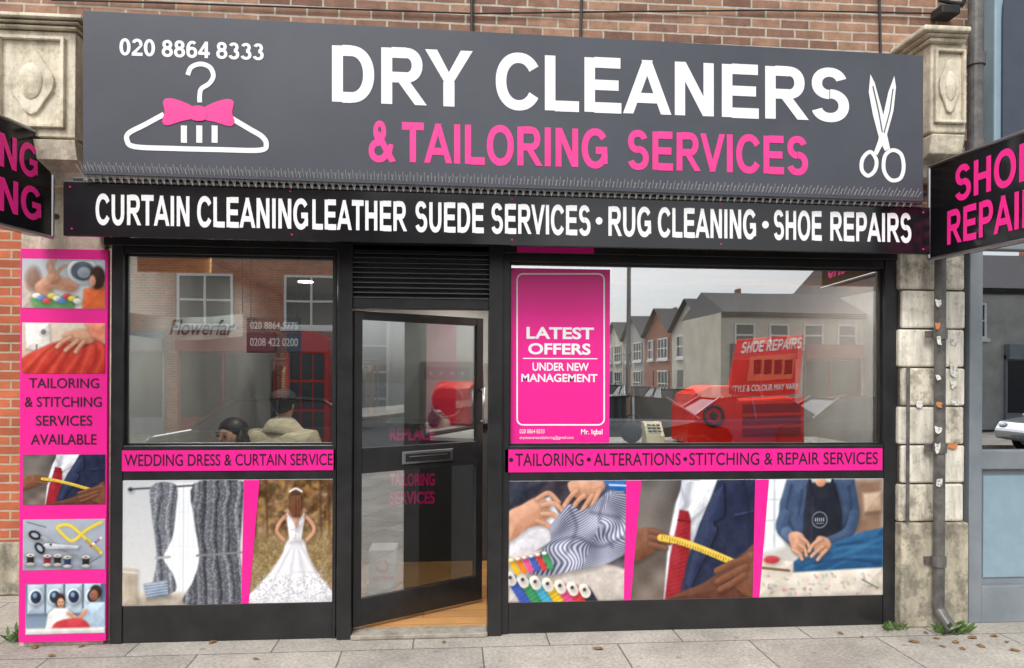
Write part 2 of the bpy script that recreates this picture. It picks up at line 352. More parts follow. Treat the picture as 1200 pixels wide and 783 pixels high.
def ptext(acc,text,TL,TR,BR,BL,Y,mi=0,off=0.0,space=1.0,shear=0,sans=True):
    v,f=glyphs(text,off,space,shear,sans); vs=[]
    for u,w,l in v:
        tx=(TL[0]*(1-u)+TR[0]*u, TL[1]*(1-u)+TR[1]*u); bx_=(BL[0]*(1-u)+BR[0]*u, BL[1]*(1-u)+BR[1]*u)
        vs.append(P(tx[0]*w+bx_[0]*(1-w), tx[1]*w+bx_[1]*(1-w),Y-l))
    acc.add(vs,f,mi)
def rtext(acc,text,a,b,c,d,Y,**k):
    x0,x1,z0,z1=RC(a,b,c,d,Y); v,f=glyphs(text,k.get('off',0),k.get('space',1.0),k.get('shear',0),k.get('sans',False))
    acc.add([(x0+(x1-x0)*u,Y-l,z0+(z1-z0)*w) for u,w,l in v],f,k.get('mi',0))
def ftext(acc,text,O,dirv,s0,s1,z0,z1,mi=0,n=(0,0,0)):
    v,f=glyphs(text,0,1.0,0,True); O=Vector(O); d=Vector(dirv); n=Vector(n)
    acc.add([O+n*(.004+l)+d*(s0+(s1-s0)*u)+UPV*(z0+(z1-z0)*w) for u,w,l in v],f,mi)
# ---------------------------------------------------------------- printed-photo painter
def vnoise(H,W,cell,seed=0):
    rs=np.random.RandomState(seed); gh=int(H/cell)+3; gw=int(W/cell)+3; g=rs.rand(gh,gw)
    y=np.arange(H)/cell; x=np.arange(W)/cell; yi=y.astype(int); xi=x.astype(int); fy=(y-yi)[:,None]; fx=(x-xi)[None,:]
    fy=fy*fy*(3-2*fy); fx=fx*fx*(3-2*fx)
    a=g[yi][:,xi];b=g[yi][:,xi+1];c=g[yi+1][:,xi];d=g[yi+1][:,xi+1]
    return (a*(1-fx)+b*fx)*(1-fy)+(c*(1-fx)+d*fx)*fy
class Cv:
    def __init__(s,x0,y0,x1,y1,res=1.4):
        s.b=(x0,y0,x1,y1); s.W=int((x1-x0)*res)+1; s.H=int((y1-y0)*res)+1; s.res=res; s.k=0
        s.X,s.Y=np.meshgrid(np.linspace(x0,x1,s.W),np.linspace(y0,y1,s.H)); s.im=np.zeros((s.H,s.W,3))
    def put(s,mask,col,alpha=1):
        col=np.asarray(col,dtype=float)
        s.im=s.im*(1-mask[...,None]*alpha)+col*(mask[...,None]*alpha)
    def shape(s,d,c,soft,alpha,relief=1.0):
        s.k+=1; c=np.asarray(c,dtype=float)
        gy,gx=np.gradient(d); g=np.hypot(gx,gy)+1e-6; gx/=g; gy/=g
        D=np.clip(-d,0,None); deep=max(1.0,D.max()); R=min(9.0,deep*.8)
        if relief>0 and deep>1.4:
            e=np.roll(np.roll(d,3,0),2,1); e[:3]=99; e[:,:2]=99
            s.im=s.im*(1-.30*relief*alpha*np.clip(.5-e/7,0,1)[...,None])
        rim=np.exp(-D/R); sh=(gx*-.55+gy*-.8)*rim*34*relief
        mot=(vnoise(s.H,s.W,3*s.res,s.k*3+1)-.5)*16+(vnoise(s.H,s.W,9*s.res,s.k*3+2)-.5)*34
        lum=.3+c.mean()/255*.7
        s.put(np.clip(.5-d/(2*soft),0,1),c+((sh+mot*relief)*lum)[...,None],alpha)
    def vg(s,c0,c1,y0=None,y1=None):
        y0=s.b[1] if y0 is None else y0; y1=s.b[3] if y1 is None else y1
        t=np.clip((s.Y-y0)/(y1-y0),0,1)[...,None]; s.im=np.array(c0)*(1-t)+np.array(c1)*t
    def ell(s,cx,cy,rx,ry,c,soft=.8,rot=0,alpha=1,relief=1.0):
        a=math.radians(rot); dx=s.X-cx; dy=s.Y-cy; u=dx*math.cos(a)+dy*math.sin(a); v=-dx*math.sin(a)+dy*math.cos(a)
        d=(np.sqrt((u/rx)**2+(v/ry)**2)-1)*min(rx,ry); s.shape(d,c,soft,alpha,relief)
    def sdf(s,pts):
        d=np.full(s.X.shape,1e9); ins=np.zeros(s.X.shape,bool); n=len(pts)
        for i in range(n):
            ax,ay=pts[i]; bx_,by=pts[(i+1)%n]; ex,ey=bx_-ax,by-ay
            t=np.clip(((s.X-ax)*ex+(s.Y-ay)*ey)/(ex*ex+ey*ey+1e-9),0,1)
            d=np.minimum(d,np.hypot(s.X-ax-ex*t,s.Y-ay-ey*t))
            c=((ay>s.Y)!=(by>s.Y)); xx=ex*(s.Y-ay)/(ey if abs(ey)>1e-9 else 1e-9)+ax
            ins^=(c&(s.X<xx))
        return np.where(ins,-d,d)
    def pm(s,pts,soft=.8): return np.clip(.5-s.sdf(pts)/(2*soft),0,1)
    def poly(s,pts,c,soft=.8,alpha=1,curve=False,relief=1.0):
        if curve: pts=curve_pts(pts,4,True)
        s.shape(s.sdf(pts),c,soft,alpha,relief)
    def line(s,pts,w,c,soft=.7,alpha=1,curve=True,relief=None):
        if curve and len(pts)>2: pts=curve_pts(pts,5)
        d=np.full(s.X.shape,1e9)
        for i in range(len(pts)-1):
            ax,ay=pts[i]; bx_,by=pts[i+1]; ex,ey=bx_-ax,by-ay
            t=np.clip(((s.X-ax)*ex+(s.Y-ay)*ey)/(ex*ex+ey*ey+1e-9),0,1)
            d=np.minimum(d,np.hypot(s.X-ax-ex*t,s.Y-ay-ey*t))
        s.shape(d-w/2,c,soft,alpha,(.8 if w>3 else 0) if relief is None else relief)
    def noise(s,cell,amt,seed=1,mask=None):
        n=(vnoise(s.H,s.W,cell,seed)-.5)[...,None]*amt
        s.im=s.im+(n if mask is None else n*mask[...,None])
    def obj(s,name,rect,Y,parent,label=None):
        p=np.pad(s.im,((1,1),(1,1),(0,0)),'edge'); bl=(p[:-2,1:-1]+p[2:,1:-1]+p[1:-1,:-2]+p[1:-1,2:]+4*p[1:-1,1:-1])/8
        s.im=bl+(np.random.RandomState(5).rand(s.H,s.W,1)-.5)*7
        x0,x1,z0,z1=rect; H,W=s.H,s.W
        gx,gz=np.meshgrid(np.linspace(x0,x1,W),np.linspace(z1,z0,H))
        co=np.stack([gx,np.full_like(gx,Y),gz],-1).reshape(-1,3)
        idx=np.arange(H*W).reshape(H,W); q=np.stack([idx[1:,:-1],idx[1:,1:],idx[:-1,1:],idx[:-1,:-1]],-1).reshape(-1,4)
        me=bpy.data.meshes.new(name); me.vertices.add(H*W); me.vertices.foreach_set('co',co.ravel())
        nf=len(q); me.loops.add(nf*4); me.loops.foreach_set('vertex_index',q.ravel().astype(np.int32))
        me.polygons.add(nf); me.polygons.foreach_set('loop_start',np.arange(0,nf*4,4,dtype=np.int32))
        me.update(calc_edges=True)
        ca=me.color_attributes.new("Col",'FLOAT_COLOR','POINT')
        c=np.ones((H*W,4)); c[:,:3]=lin(np.clip(s.im,0,255)).reshape(-1,3)*.9
        ca.data.foreach_set('color',c.ravel()); me.materials.append(m_photo); me.validate()
        o=bpy.data.objects.new(name,me); sc.collection.objects.link(o); attach(o,parent)
        if label: o["label"]=label
        return o
SK=(210,156,126); SKD=(158,104,78); SKL=(232,186,158)
def pic_curtain():
    c=Cv(141,563,287,708); c.vg((206,210,214),(222,222,220))
    c.poly([(141,692),(287,684),(287,708),(141,708)],(196,184,168),1)
    c.poly([(190,566),(238,566),(238,694),(190,694)],(250,252,254),3,relief=.2)
    c.line([(214,568),(214,692)],2,(206,214,220),1,.8,False)
    for x in (196,203,209,220,226,232): c.line([(x,568),(x+random.uniform(-2,2),692)],1.4,(218,225,230),1,.7,False)
    for y in (600,640): c.line([(192,y),(236,y)],1,(214,222,228),1,.5,False)
    c.line([(150,573),(285,566)],2,(70,70,74),.8,1,False); c.ell(152,573,2.4,2.4,(60,60,64))
    def drape(pts,base,seed):
        pts=curve_pts(pts,4,True); d=c.sdf(pts); k=np.clip(.5-d/2,0,1)
        w=c.X+3*np.sin(c.Y/30)+5*vnoise(c.H,c.W,24,seed+9)
        fold=np.sin(w*.85)*18+np.sin(w*.38+1)*22+np.sin(w*1.7)*7
        pat=np.where(vnoise(c.H,c.W,2.2,seed)>.6,26,-6)
        col=np.array(base)+(fold+pat)[...,None]; c.put(k,col)
    drape([(176,570),(205,568),(205,600),(201,630),(191,653),(202,672),(205,692),(178,695),(183,655),(178,610)],(112,116,124),3)
    drape([(226,567),(282,564),(284,600),(281,650),(286,708),(216,708),(226,680),(233,652),(227,612)],(92,95,102),4)
    c.line([(182,653),(198,652)],3,(176,176,178)); c.line([(230,651),(283,648)],2.4,(130,132,136))
    c.poly([(168,683),(194,679),(198,697),(171,700)],(128,146,168),1.2); 
    for i in range(5): c.line([(170,684+i*3.4),(196,681+i*3.2)],1,(208,214,222),.5,.8,False)
    c.poly([(142,664),(160,666),(160,708),(142,708)],(190,176,158),2); c.line([(142,668),(160,670)],2,(230,222,210)); c.noise(3,6); return c
def pic_bride():
    c=Cv(289,563,391,708); c.vg((112,82,52),(150,122,84)); c.noise(12,60,5); c.noise(5,50,6); c.noise(2,30,16)
    rs=np.random.RandomState(40)
    for i in range(70):
        x,y=289+rs.rand()*102,563+rs.rand()*66
        c.ell(x,y,1.5+rs.rand()*5,1.5+rs.rand()*4,[(206,150,78),(90,60,38),(160,112,60),(224,184,120),(70,64,40)][i%5],1.5,rs.rand()*180,.45,0)
    for x in (298,312,376,386): c.line([(x,563),(x+2,636)],2.4,(60,42,32),1.5,.7,False)
    k=c.pm([(289,632),(391,626),(391,708),(289,708)],8); c.put(k,(146,124,84)); c.noise(2.2,50,7,k); c.noise(8,34,8,k)
    W=(236,234,238)
    c.poly([(338,634),(356,634),(362,652),(373,674),(388,692),(391,708),(290,708),(299,692),(318,672),(331,652)],W,1.6,1,True,.6)
    for i,(b) in enumerate([298,312,326,338,350,362,376,388]):
        a=341+i*1.8; c.line([(a,642),((a+b)/2,670),(b,707)],2.6,(192,190,204) if i%2 else (252,251,253),1.8,.65,relief=0)
    k=c.pm([(304,676),(378,670),(391,694),(391,708),(290,708)],5); nz=vnoise(c.H,c.W,2.0,9); c.put(k*(nz>.62),(186,184,192),.75); c.put(k*(nz<.3),(253,253,255),.6)
    c.poly([(335,604),(359,604),(356,620),(354,636),(340,636),(338,620)],W,1); 
    c.line([(336,605),(328,614),(325,624),(333,634)],4.2,SK); c.line([(358,605),(366,614),(369,624),(361,634)],4.2,SK)
    c.poly([(335,600),(359,600),(352,608),(348,622),(343,608)],SK,1)
    c.ell(347,600,12.5,4,SK,1); c.line([(347,590),(347,600)],6.5,SKD)
    c.line([(337,603),(342,616)],1.4,W); c.line([(357,603),(352,616)],1.4,W); c.line([(341,622),(353,622)],1.4,(200,198,206)); 
    for i in range(6): c.ell(347,612+i*4,.7,.7,(170,170,180),.4)
    c.ell(347,583,7.4,10,(80,50,34),1.2); c.poly([(340.5,582),(353.5,582),(356,596),(352,607),(343,607),(338,596)],(98,60,40),1.2)
    for x in (342,345,349,352): c.line([(x,582),(x+.6,605)],1,(150,100,64),.6,.7,False)
    c.line([(340,577),(347,573.5),(354,577)],2.4,(240,234,230)); return c
def hand(c,palm,fingers,sk=SK,w=5.2,dk=None):
    dk=dk or tuple(v*.74 for v in sk); lt=tuple(min(255,v*1.1) for v in sk)
    c.poly(palm,sk,1.1,1,True)
    for f in fingers:
        c.line(f,w+1.4,dk,.9,.55,relief=0); c.line(f,w,sk,.7); c.line([(p[0]-w*.12,p[1]-w*.2) for p in f],w*.3,lt,1.0,.6,relief=0)
        a=f[-1]; b=f[-2]; c.ell(a[0]*.92+b[0]*.08,a[1]*.92+b[1]*.08,w*.28,w*.22,lt,.5,0,.9,0)
        mx,my=f[len(f)//2]; c.line([(mx-w*.3,my-.8),(mx+w*.25,my+.8)],.7,dk,.5,.6,False)
def pic_threads():
    c=Cv(590,563,735,703); c.vg((58,52,62),(112,102,108)); c.noise(14,40,3)
    c.poly([(590,563),(636,563),(612,584),(590,592)],(46,50,66),3); c.poly([(590,598),(640,580),(662,622),(604,655),(590,650)],(232,230,236),2)
    c.poly([(690,563),(735,563),(735,600),(700,590)],(70,90,124),4)
    c.poly([(590,648),(650,640),(735,668),(735,703),(590,703)],(206,196,188),2); c.noise(5,14,33)
    hand(c,[(590,600),(606,590),(622,582),(634,584),(640,600),(630,612),(612,618),(590,632)],[[(624,584),(638,577),(650,588)],[(630,591),(645,589),(655,598)],[(630,601),(643,602),(652,609)],[(624,609),(634,613),(642,618)]])
    hand(c,[(664,563),(704,563),(704,575),(690,583),(674,584),(664,576)],[[(672,574),(664,582),(657,592)],[(681,580),(672,588),(666,598)],[(691,580),(684,590),(678,599)],[(700,574),(694,586),(690,594)]])
    pts=curve_pts([(650,603),(662,590),(676,597),(690,592),(714,574),(733,580),(735,640),(720,655),(700,662),(674,666),(640,672),(614,668),(624,648),(640,634),(640,616)],4,True)
    d=c.sdf(pts); k=np.clip(.5-d/2,0,1)
    e=np.roll(np.roll(d,4,0),2,1); c.im=c.im*(1-.35*np.clip(.5-e/8,0,1)[...,None])
    wn=vnoise(c.H,c.W,34,3)*20; fx=np.where(c.X+c.Y*.4>945,c.X*.35-c.Y*.95,c.X*.8+c.Y*.6); ph=fx+5*np.sin(c.Y/14)+4*np.sin(c.X/16)+wn
    st=np.clip(.5+1.0*np.sin(ph*2.0),0,1)[...,None]; fold=((np.sin(c.X/8+c.Y/12+wn*.25)*24+np.sin(c.Y/9-c.X/17)*14))[...,None]
    c.put(k,(np.array((196,198,212))*(1-st)+np.array((96,102,130))*st)+fold)
    for q in ([(640,636),(670,628),(700,640),(732,628)],[(664,596),(672,618),(660,646)],[(706,582),(700,610),(716,640)],[(690,600),(724,606)]): c.line(q,3,(50,54,78),2.4,.5,relief=0)
    c.poly([(704,564),(733,563),(733,576),(716,574)],(36,104,186),1); c.line([(712,568),(733,569)],2,(220,230,240))
    cols=[(60,90,180),(120,60,150),(214,60,60),(240,194,40),(60,150,90),(232,126,40),(40,40,60),(232,80,140),(70,170,200)]
    for i in range(7):
        x=600+i*15; y=670+i*2.6
        c.line([(x-6,y+6),(x+16,y+40)],12,cols[(i*4)%9],.8,1,False)
        for j in range(9): c.line([(x-11+j*2.6,y+10+j*4),(x-1+j*2.6,y+4+j*4)],.7,(20,20,30),.4,.3,False)
        c.line([(x-9,y+3),(x-6,y+8)],12,(232,226,216),.6,1,False); c.ell(x-8,y+4,2,2,(60,50,50),.5)
    for i in range(6):
        c.line([(593+i*8,655-i*1.5),(601+i*8,668-i)],6.5,cols[(i*2+3)%9],.7,1,False); c.ell(593+i*8,654-i*1.5,3,2,(236,230,220),.5)
    return c
def pic_suit():
    c=Cv(740,563,889,700); c.vg((84,80,78),(124,110,100)); c.noise(26,46,2)
    c.poly([(740,563),(784,563),(772,630),(740,640)],(150,144,136),14,.6,relief=.1)
    c.poly([(803,563),(845,563),(836,596),(815,640),(802,700),(780,700),(785,630),(793,590)],(224,227,236),1.3)
    c.poly([(800,563),(812,563),(806,590),(797,606)],(198,203,214),1); c.poly([(822,563),(846,563),(838,586),(812,608),(808,598)],(238,240,246),1)
    c.line([(800,572),(806,594)],1.6,(158,162,178),1.2,.8); c.line([(826,590),(812,640),(806,690)],1.4,(176,180,194),1.2,.8)
    c.poly([(798,597),(808,599),(811,610),(810,650),(802,700),(781,700),(787,650),(795,613)],(150,26,38),1.0)
    for i in range(18): c.line([(784+i*.6,698-i*4.8),(808+i*.1,692-i*4.8)],.8,(190,76,84),.5,.45,False)
    c.line([(796,609),(810,611)],1.8,(90,12,22)); 
    c.poly([(842,563),(889,563),(889,700),(798,700),(808,652),(822,612),(834,585)],(32,40,68),1.2)
    c.poly([(837,580),(850,568),(850,604),(838,612),(842,622),(828,655),(812,692),(805,684),(818,630)],(42,52,84),1.0)
    c.line([(850,568),(851,604),(838,613),(843,622),(824,662),(808,698)],1.5,(10,14,30)); c.line([(864,604),(884,600)],3.2,(52,62,96)); c.line([(864,606),(884,602)],1,(14,18,34))
    c.line([(872,563),(880,600),(882,640)],3,(20,26,48),2.5,.7,relief=0); c.line([(852,640),(848,690)],1.6,(18,24,44),1,.7); c.noise(1.6,8,77)
    hand(c,[(740,626),(754,617),(770,620),(776,634),(764,648),(740,656)],[[(764,621),(776,624),(786,630)],[(764,628),(776,631),(786,635)],[(764,636),(774,639),(782,641)]],(128,82,60),5.4)
    c.line([(776,629),(800,634),(832,646),(866,661)],8,(236,200,78),.7,relief=.5); 
    for i in range(30): 
        x=778+i*3; y=629+(x-778)*.37; c.line([(x,y-3.2),(x-.8,y-(0.9 if i%3 else -2.2))],.6,(60,50,24),.35,.85,False)
    c.poly([(889,640),(874,648),(860,658),(846,668),(826,682),(800,692),(790,700),(889,700)],(100,58,42),1.4,1,True)
    hand(c,[(889,650),(872,652),(862,668),(866,690),(889,698)],[[(876,655),(860,660),(842,668)],[(876,664),(860,672),(842,681)],[(874,674),(860,683),(846,690)]],(124,78,56),7)
    return c
def pic_apron():
    c=Cv(890,563,1034,698); c.vg((210,210,210),(196,190,180)); 
    c.poly([(890,563),(922,563),(920,640),(890,650)],(242,245,248),4,relief=.2); c.poly([(1000,563),(1034,563),(1034,640),(1000,640)],(140,110,90),6,relief=.2)
    for x in (897,908): c.line([(x,563),(x,640)],2,(190,196,204),1.2,1,False)
    for y in (586,610): c.line([(890,y),(920,y)],1.6,(196,202,208),1.2,1,False)
    c.poly([(1010,580),(1032,578),(1032,600),(1012,602)],(190,164,140),2); c.noise(12,20,4)
    c.poly([(922,563),(950,563),(952,600),(944,636),(928,640),(912,624),(914,590)],(64,84,116),1.2,1)
    c.poly([(974,563),(1000,563),(1006,598),(998,632),(972,642),(962,630),(976,606)],(56,76,106),1.2,1)
    for q in ([(928,570),(922,600),(930,622)],[(994,572),(996,600),(984,624)],[(940,576),(936,604)]): c.line(q,2,(34,46,72),1.8,.8,relief=0)
    c.poly([(946,567),(978,567),(986,600),(986,648),(940,648),(942,600)],(30,34,48),1.2)
    c.line([(948,563),(953,584)],3,(28,30,42)); c.line([(975,563),(971,584)],3,(28,30,42)); c.ell(961,566,6,6,SK,1)
    c.ell(960,610,9,9.5,(190,194,200),.6,relief=0); c.ell(960,610,8.2,8.7,(30,34,48),.6,relief=0)
    for i in range(5): c.line([(955+i*2.4,608),(955+i*2.4,611.5)],.9,(216,218,222),.4,1,False)
    c.line([(956,614),(964,614)],.7,(190,194,200))
    c.line([(952,584),(950,640)],1.2,(54,60,78),1,.7); c.line([(978,596),(978,640)],1.2,(16,18,28),1,.7)
    c.line([(920,604),(916,618),(926,630)],13,(68,90,124),1.2); c.line([(1000,604),(994,624),(970,636)],12,(58,80,112),1.2)
    c.line([(922,624),(930,632)],13,(84,106,138),1,1,False); 
    c.poly([(930,658),(950,644),(985,634),(1010,624),(1034,620),(1034,668),(1000,668),(960,670),(930,672)],(32,84,128),1.2,1)
    for q in ([(950,652),(990,642),(1030,642)],[(944,666),(990,650),(1032,632)],[(970,668),(1000,654),(1033,654)]): c.line(q,2.4,(66,130,176),2.2,.6,relief=0)
    for q in ([(955,660),(990,656),(1030,661)],[(980,640),(1010,636)]): c.line(q,2,(12,42,78),2,.7,relief=0)
    hand(c,[(924,628),(934,623),(943,630),(943,645),(932,648)],[[(938,630),(946,636),(949,645)],[(936,638),(943,643),(945,651)],[(930,644),(937,649),(940,655)]],SK,3.6)
    hand(c,[(958,629),(970,632),(973,642),(962,649),(953,643)],[[(962,632),(953,638),(948,646)],[(964,641),(956,647),(951,652)],[(968,645),(962,651),(958,656)]],SK,3.6)
    c.poly([(890,650),(930,658),(930,670),(1034,666),(1034,698),(890,698)],(222,212,198),1.5)
    rs=np.random.RandomState(3)
    for i in range(60):
        x=892+rs.rand()*140; y=672+rs.rand()*25; c.ell(x,y,.8+rs.rand()*2.2,.8+rs.rand()*1.1,[(196,130,136),(140,166,190),(150,170,130),(130,120,118)][i%4],.8,rs.rand()*90,.6,0)
    c.ell(905,655,9,4.5,(190,60,70),1); c.line([(892,664),(925,668)],3,(120,90,70)); c.line([(1010,680),(1028,690)],1.4,(90,90,96)); return c
def pic_wash():
    c=Cv(25,302,123,362,2); c.vg((196,204,212),(222,220,216)); c.ell(96,316,18,16,(222,226,230),.8); c.ell(96,316,13.5,11.5,(84,96,110),.9); c.ell(98,318,8,7,(150,160,170),1); c.line([(70,303),(118,303)],2,(170,178,186))
    c.poly([(25,330),(60,322),(60,362),(25,362)],(206,190,176),2); c.ell(38,326,9,14,(150,110,90),3,0,.8)
    c.poly([(40,334),(62,322),(90,332),(84,342),(62,338),(48,348)],SK,1.2,1,True); hand(c,[(56,318),(64,316),(68,326),(58,330)],[[(58,318),(55,311),(58,305)],[(62,317),(61,309),(64,303)],[(66,320),(70,314),(76,310)]],SK,3)
    c.poly([(98,338),(123,332),(123,362),(96,362)],(230,112,60),1.2); c.ell(114,324,9,14,(56,36,30),1.2); c.ell(108,328,4,7,SK,1)
    c.poly([(34,350),(90,347),(86,362),(40,362)],(112,170,110),1.5); 
    for i in range(9): c.ell(42+i*6,347+(i%3)*3,5,3.4,[(236,236,230),(90,140,200),(226,90,90),(240,220,90)][i%4],.8)
    return c
def pic_redfab():
    c=Cv(25,377,123,438,2); c.vg((236,222,204),(206,170,150)); c.poly([(28,378),(56,378),(58,402),(46,412),(30,408)],(240,236,228),1.2); c.line([(42,404),(42,420)],2,(120,120,124)); c.ell(50,388,3,3,(120,120,124)); c.noise(8,16,2)
    c.poly([(25,420),(60,402),(90,396),(123,402),(123,438),(25,438)],(200,62,48),1.5,1,True)
    for i in range(12): c.line([(22+i*9,438),(40+i*8,420-(i%3)*4),(58+i*6,404)],2.4,(138,28,26) if i%2 else (236,108,84),2.2,.6,relief=0)
    hand(c,[(72,392),(92,384),(112,388),(108,400),(88,402)],[[(82,394),(72,400),(66,406)],[(90,398),(82,405),(76,410)],[(98,399),(92,406),(88,412)]],SK,4.4); c.poly([(98,377),(123,377),(123,398),(108,394)],(238,150,120),1.5); return c
def pic_tools():
    c=Cv(25,609,123,667,2); c.vg((176,184,196),(150,160,174)); c.noise(20,16,2)
    c.line([(118,613),(100,622),(84,634),(72,626),(66,618),(80,616),(98,630),(118,648)],3.6,(238,210,66),.7,relief=.4)
    for i in range(12): c.line([(101+i*1.4,632+i*1.2),(100+i*1.4,635+i*1.2)],.6,(60,54,20),.35,.8,False)
    for (x,y,r) in [(39,627,20),(45,642,50)]: c.ell(x,y,7.5,5,(24,24,28),.6,r); c.ell(x,y,4.6,2.6,(166,176,188),.6,r,relief=0)
    c.poly([(45,629),(50,628),(88,650),(84,650),(52,636)],(150,154,160),.6); c.poly([(49,639),(52,636),(92,640),(90,643),(54,643)],(196,200,206),.6); c.ell(58,638,1.4,1.4,(60,60,66),.4)
    for i,(x,y,cc) in enumerate([(66,656,(30,30,34)),(78,658,(44,60,110)),(100,658,(30,30,34)),(54,656,(140,40,50)),(34,655,(30,30,34))]): c.poly([(x-4,y-5),(x+4,y-5),(x+4,y+5),(x-4,y+5)],cc,.6); c.ell(x,y-5,5,2,(206,202,192),.5); c.ell(x,y+5,5,2,(190,186,176),.5); c.ell(x,y-5,1.4,.6,(60,56,50),.3)
    for i in range(5): c.ell(106+i*3,640-i*2.2,1.6,1.4,[(220,60,70),(240,240,240),(60,100,190)][i%3],.4)
    c.line([(30,612),(52,618)],1,(90,92,98)); c.line([(104,660),(118,652)],1,(90,92,98)); return c
def pic_laundromat():
    c=Cv(30,684,123,742,2); c.vg((88,112,140),(140,160,180))
    for i in range(4):
        x=42+i*22; c.poly([(x-10,684),(x+10,684),(x+10,718),(x-10,718)],(180,198,212),1)
        c.ell(x,699,8.5,9.5,(216,226,234),.7); c.ell(x,699,6,7,(30,48,76),.8); c.ell(x-1,697,2.5,3,(120,150,180),.9)
    c.ell(70,703,6,8,(48,30,26),1); c.ell(71,706,4.2,5.6,SK,.9); c.ell(69.5,705,.7,.5,(30,20,20),.4); c.ell(73,705,.7,.5,(30,20,20),.4); c.line([(69.5,709),(73,709)],.8,(150,60,60),.4)
    c.poly([(56,718),(64,712),(78,712),(86,720),(86,742),(52,742)],(230,228,228),1.2); c.line([(80,718),(92,726)],4.5,SK,.9)
    c.ell(112,694,7,8,(42,28,24),1); c.ell(110,698,5,6.5,SKD,.9); c.ell(108,697,.7,.5,(30,20,20),.4); c.line([(106.5,702),(110,702)],.8,(120,50,50),.4)
    c.poly([(96,714),(106,706),(123,706),(123,742),(94,742)],(184,206,226),1.2); c.line([(100,716),(90,728)],5,SK,.9)
    c.poly([(66,728),(92,724),(104,732),(100,740),(64,740)],(196,52,60),1.2,1,True); c.poly([(30,735),(123,735),(123,742),(30,742)],(226,224,220),1.5); return c
# ================================================================ SETTING
def struct(name,acc,mat): return acc.obj(name,mat,kind="structure")
struct("ground",A().add([(-150,-250,-.13),(150,-250,-.13),(150,60,-.13),(-150,60,-.13)],[(0,1,2,3)]),m_asph)
struct("pavement",A().box(-25,25,-4.0,1.15,-.125,0),m_pave)
struct("kerb",A().box(-25,25,-4.14,-4.002,-.125,.002),m_kerb)
struct("far_pavement",A().box(-25,45,-17.5,-13.2,-.125,0.0),m_pave)
# ---- shop building
bl=root("shop_building","brick shop building with black timber shopfront and stone piers","building",(0,0.3,0))
acc=A(); acc.box(-3.7,3.5,.055,.35,2.86,6.5); acc.obj("brick_wall",m_brick,bl)
RX0,RX1=U(126,400,0)[0],U(1058,400,0)[0]
for bb in ((RX0-.12,RX0-.02,.1,5.2,.0,2.85),(RX1+.02,RX1+.12,.1,5.2,0,2.85),(RX0-.02,RX1+.02,5.1,5.2,0,2.85)): A().box(*bb).obj("interior_wall",m_wall,bl)
A().box(RX0-.12,RX1+.12,.09,5.2,2.852,2.95).obj("ceiling",m_wall,bl)
A().box(-3.7,3.5,.36,6,6.3,6.5).obj("roof",m_roof,bl)
A().box(RX0,RX1,.105,5.1,.001,.03).obj("floor",m_floor,bl)
hz=U(600,297,0)[1]
fr=A()
fr.box(RX0-.02,RX1+.02,-.02,.10,hz+.0,2.86)
fx0,_=U(76,240,-.36); fx1,_=U(1089,260,-.36)
fr.box(fx0+.03,fx1-.03,-.33,-.022,hz+.05,2.98)
fr.obj("shopfront_header",m_black,bl,bevel=.004)
def frame(l,r,ypx):
    a=A(); zt=hz-.001
    x0=U(l[0],400,0)[0]; x1=U(l[1],400,0)[0]; x2=U(r[0],400,0)[0]; x3=U(r[1],400,0)[0]
    z=[U(ypx[5],y,0)[1] for y in ypx[:5]]
    a.box(x0,x1,-.01,.09,0.0,zt); a.box(x2,x3,-.01,.09,0.0,zt)
    a.box(x1,x2,.0,.085,z[0],zt); a.box(x1,x2,-.004,.088,z[2],z[1]); a.box(x1,x2,.0,.085,0.0,z[3]); a.box(x1,x2,.03,.08,z[3],z[2])
    a.obj("window_frame",m_black,bl,bevel=.004)
    g=A(); g.box(x1,x2,.05,.058,z[1]+.001,z[0]-.001); g.obj("window_glass",m_glass,bl)
    b=A(); t=.014
    b.box(x1,x1+t,.034,.049,z[1],z[0]); b.box(x2-t,x2,.034,.049,z[1],z[0]); b.box(x1+t,x2-t,.034,.049,z[0]-t,z[0]); b.box(x1+t,x2-t,.034,.049,z[1],z[1]+t)
    b.obj("glazing_bead",m_black,bl,bevel=.002)
    return x0,x1,x2,x3,z
WL=frame((131,145),(391,395),[299,522,562,708,745,268])
WR=frame((588,597),(1036,1053),[311,522,562,702,745,815])
A().box(U(716,400,.075)[0],WR[2]-.02,.075,.10,WR[4][0]-.12,WR[4][0]+.05).obj("timber_and_reflection_band",m_timber,bl,bevel=.004)  # tan board added to stand in for a band reflected in the glass
A().box(U(160,400,.075)[0],U(246,400,.075)[0],.075,.10,WL[4][0]-.11,WL[4][0]+.05).obj("timber_and_reflection_band",m_timber,bl,bevel=.004)
d=A()
xa,xb=U(396,400,-.03)[0],U(413,400,-.03)[0]; xc,xd=U(573,400,-.03)[0],U(589,400,-.03)[0]
d.box(xa,xb,-.04,.10,0,hz+.04); d.box(xc,xd,-.04,.10,0,hz+.04)
zv0=U(490,351,0)[1]; zv1=U(490,362,0)[1]; zv2=U(490,299,0)[1]
d.box(xb,xc,-.02,.09,zv1,zv0); d.box(xb,xc,-.02,.09,zv2,hz+.04)
d.obj("door_frame",m_black,bl,bevel=.004)
v=A(); n=9
for i in range(n):
    z0=zv0+(zv2-zv0)*(i+.12)/n; h=(zv2-zv0)/n
    v.prismx([(-.022,z0),(-.022,z0+.006),(.03,z0+h*.62),(.03,z0+h*.5)],xb,xc)
v.box(xb,xc,.06,.08,zv0,zv2)
v.obj("louvre_vent",m_louvre,bl)
A().box(xb-.0,xc,-.06,.104,.001,.033).obj("door_step",m_step,bl,bevel=.008)
hx=xb+.006; hy=.03; ex=U(566,500,.62)[0]; ey=.62
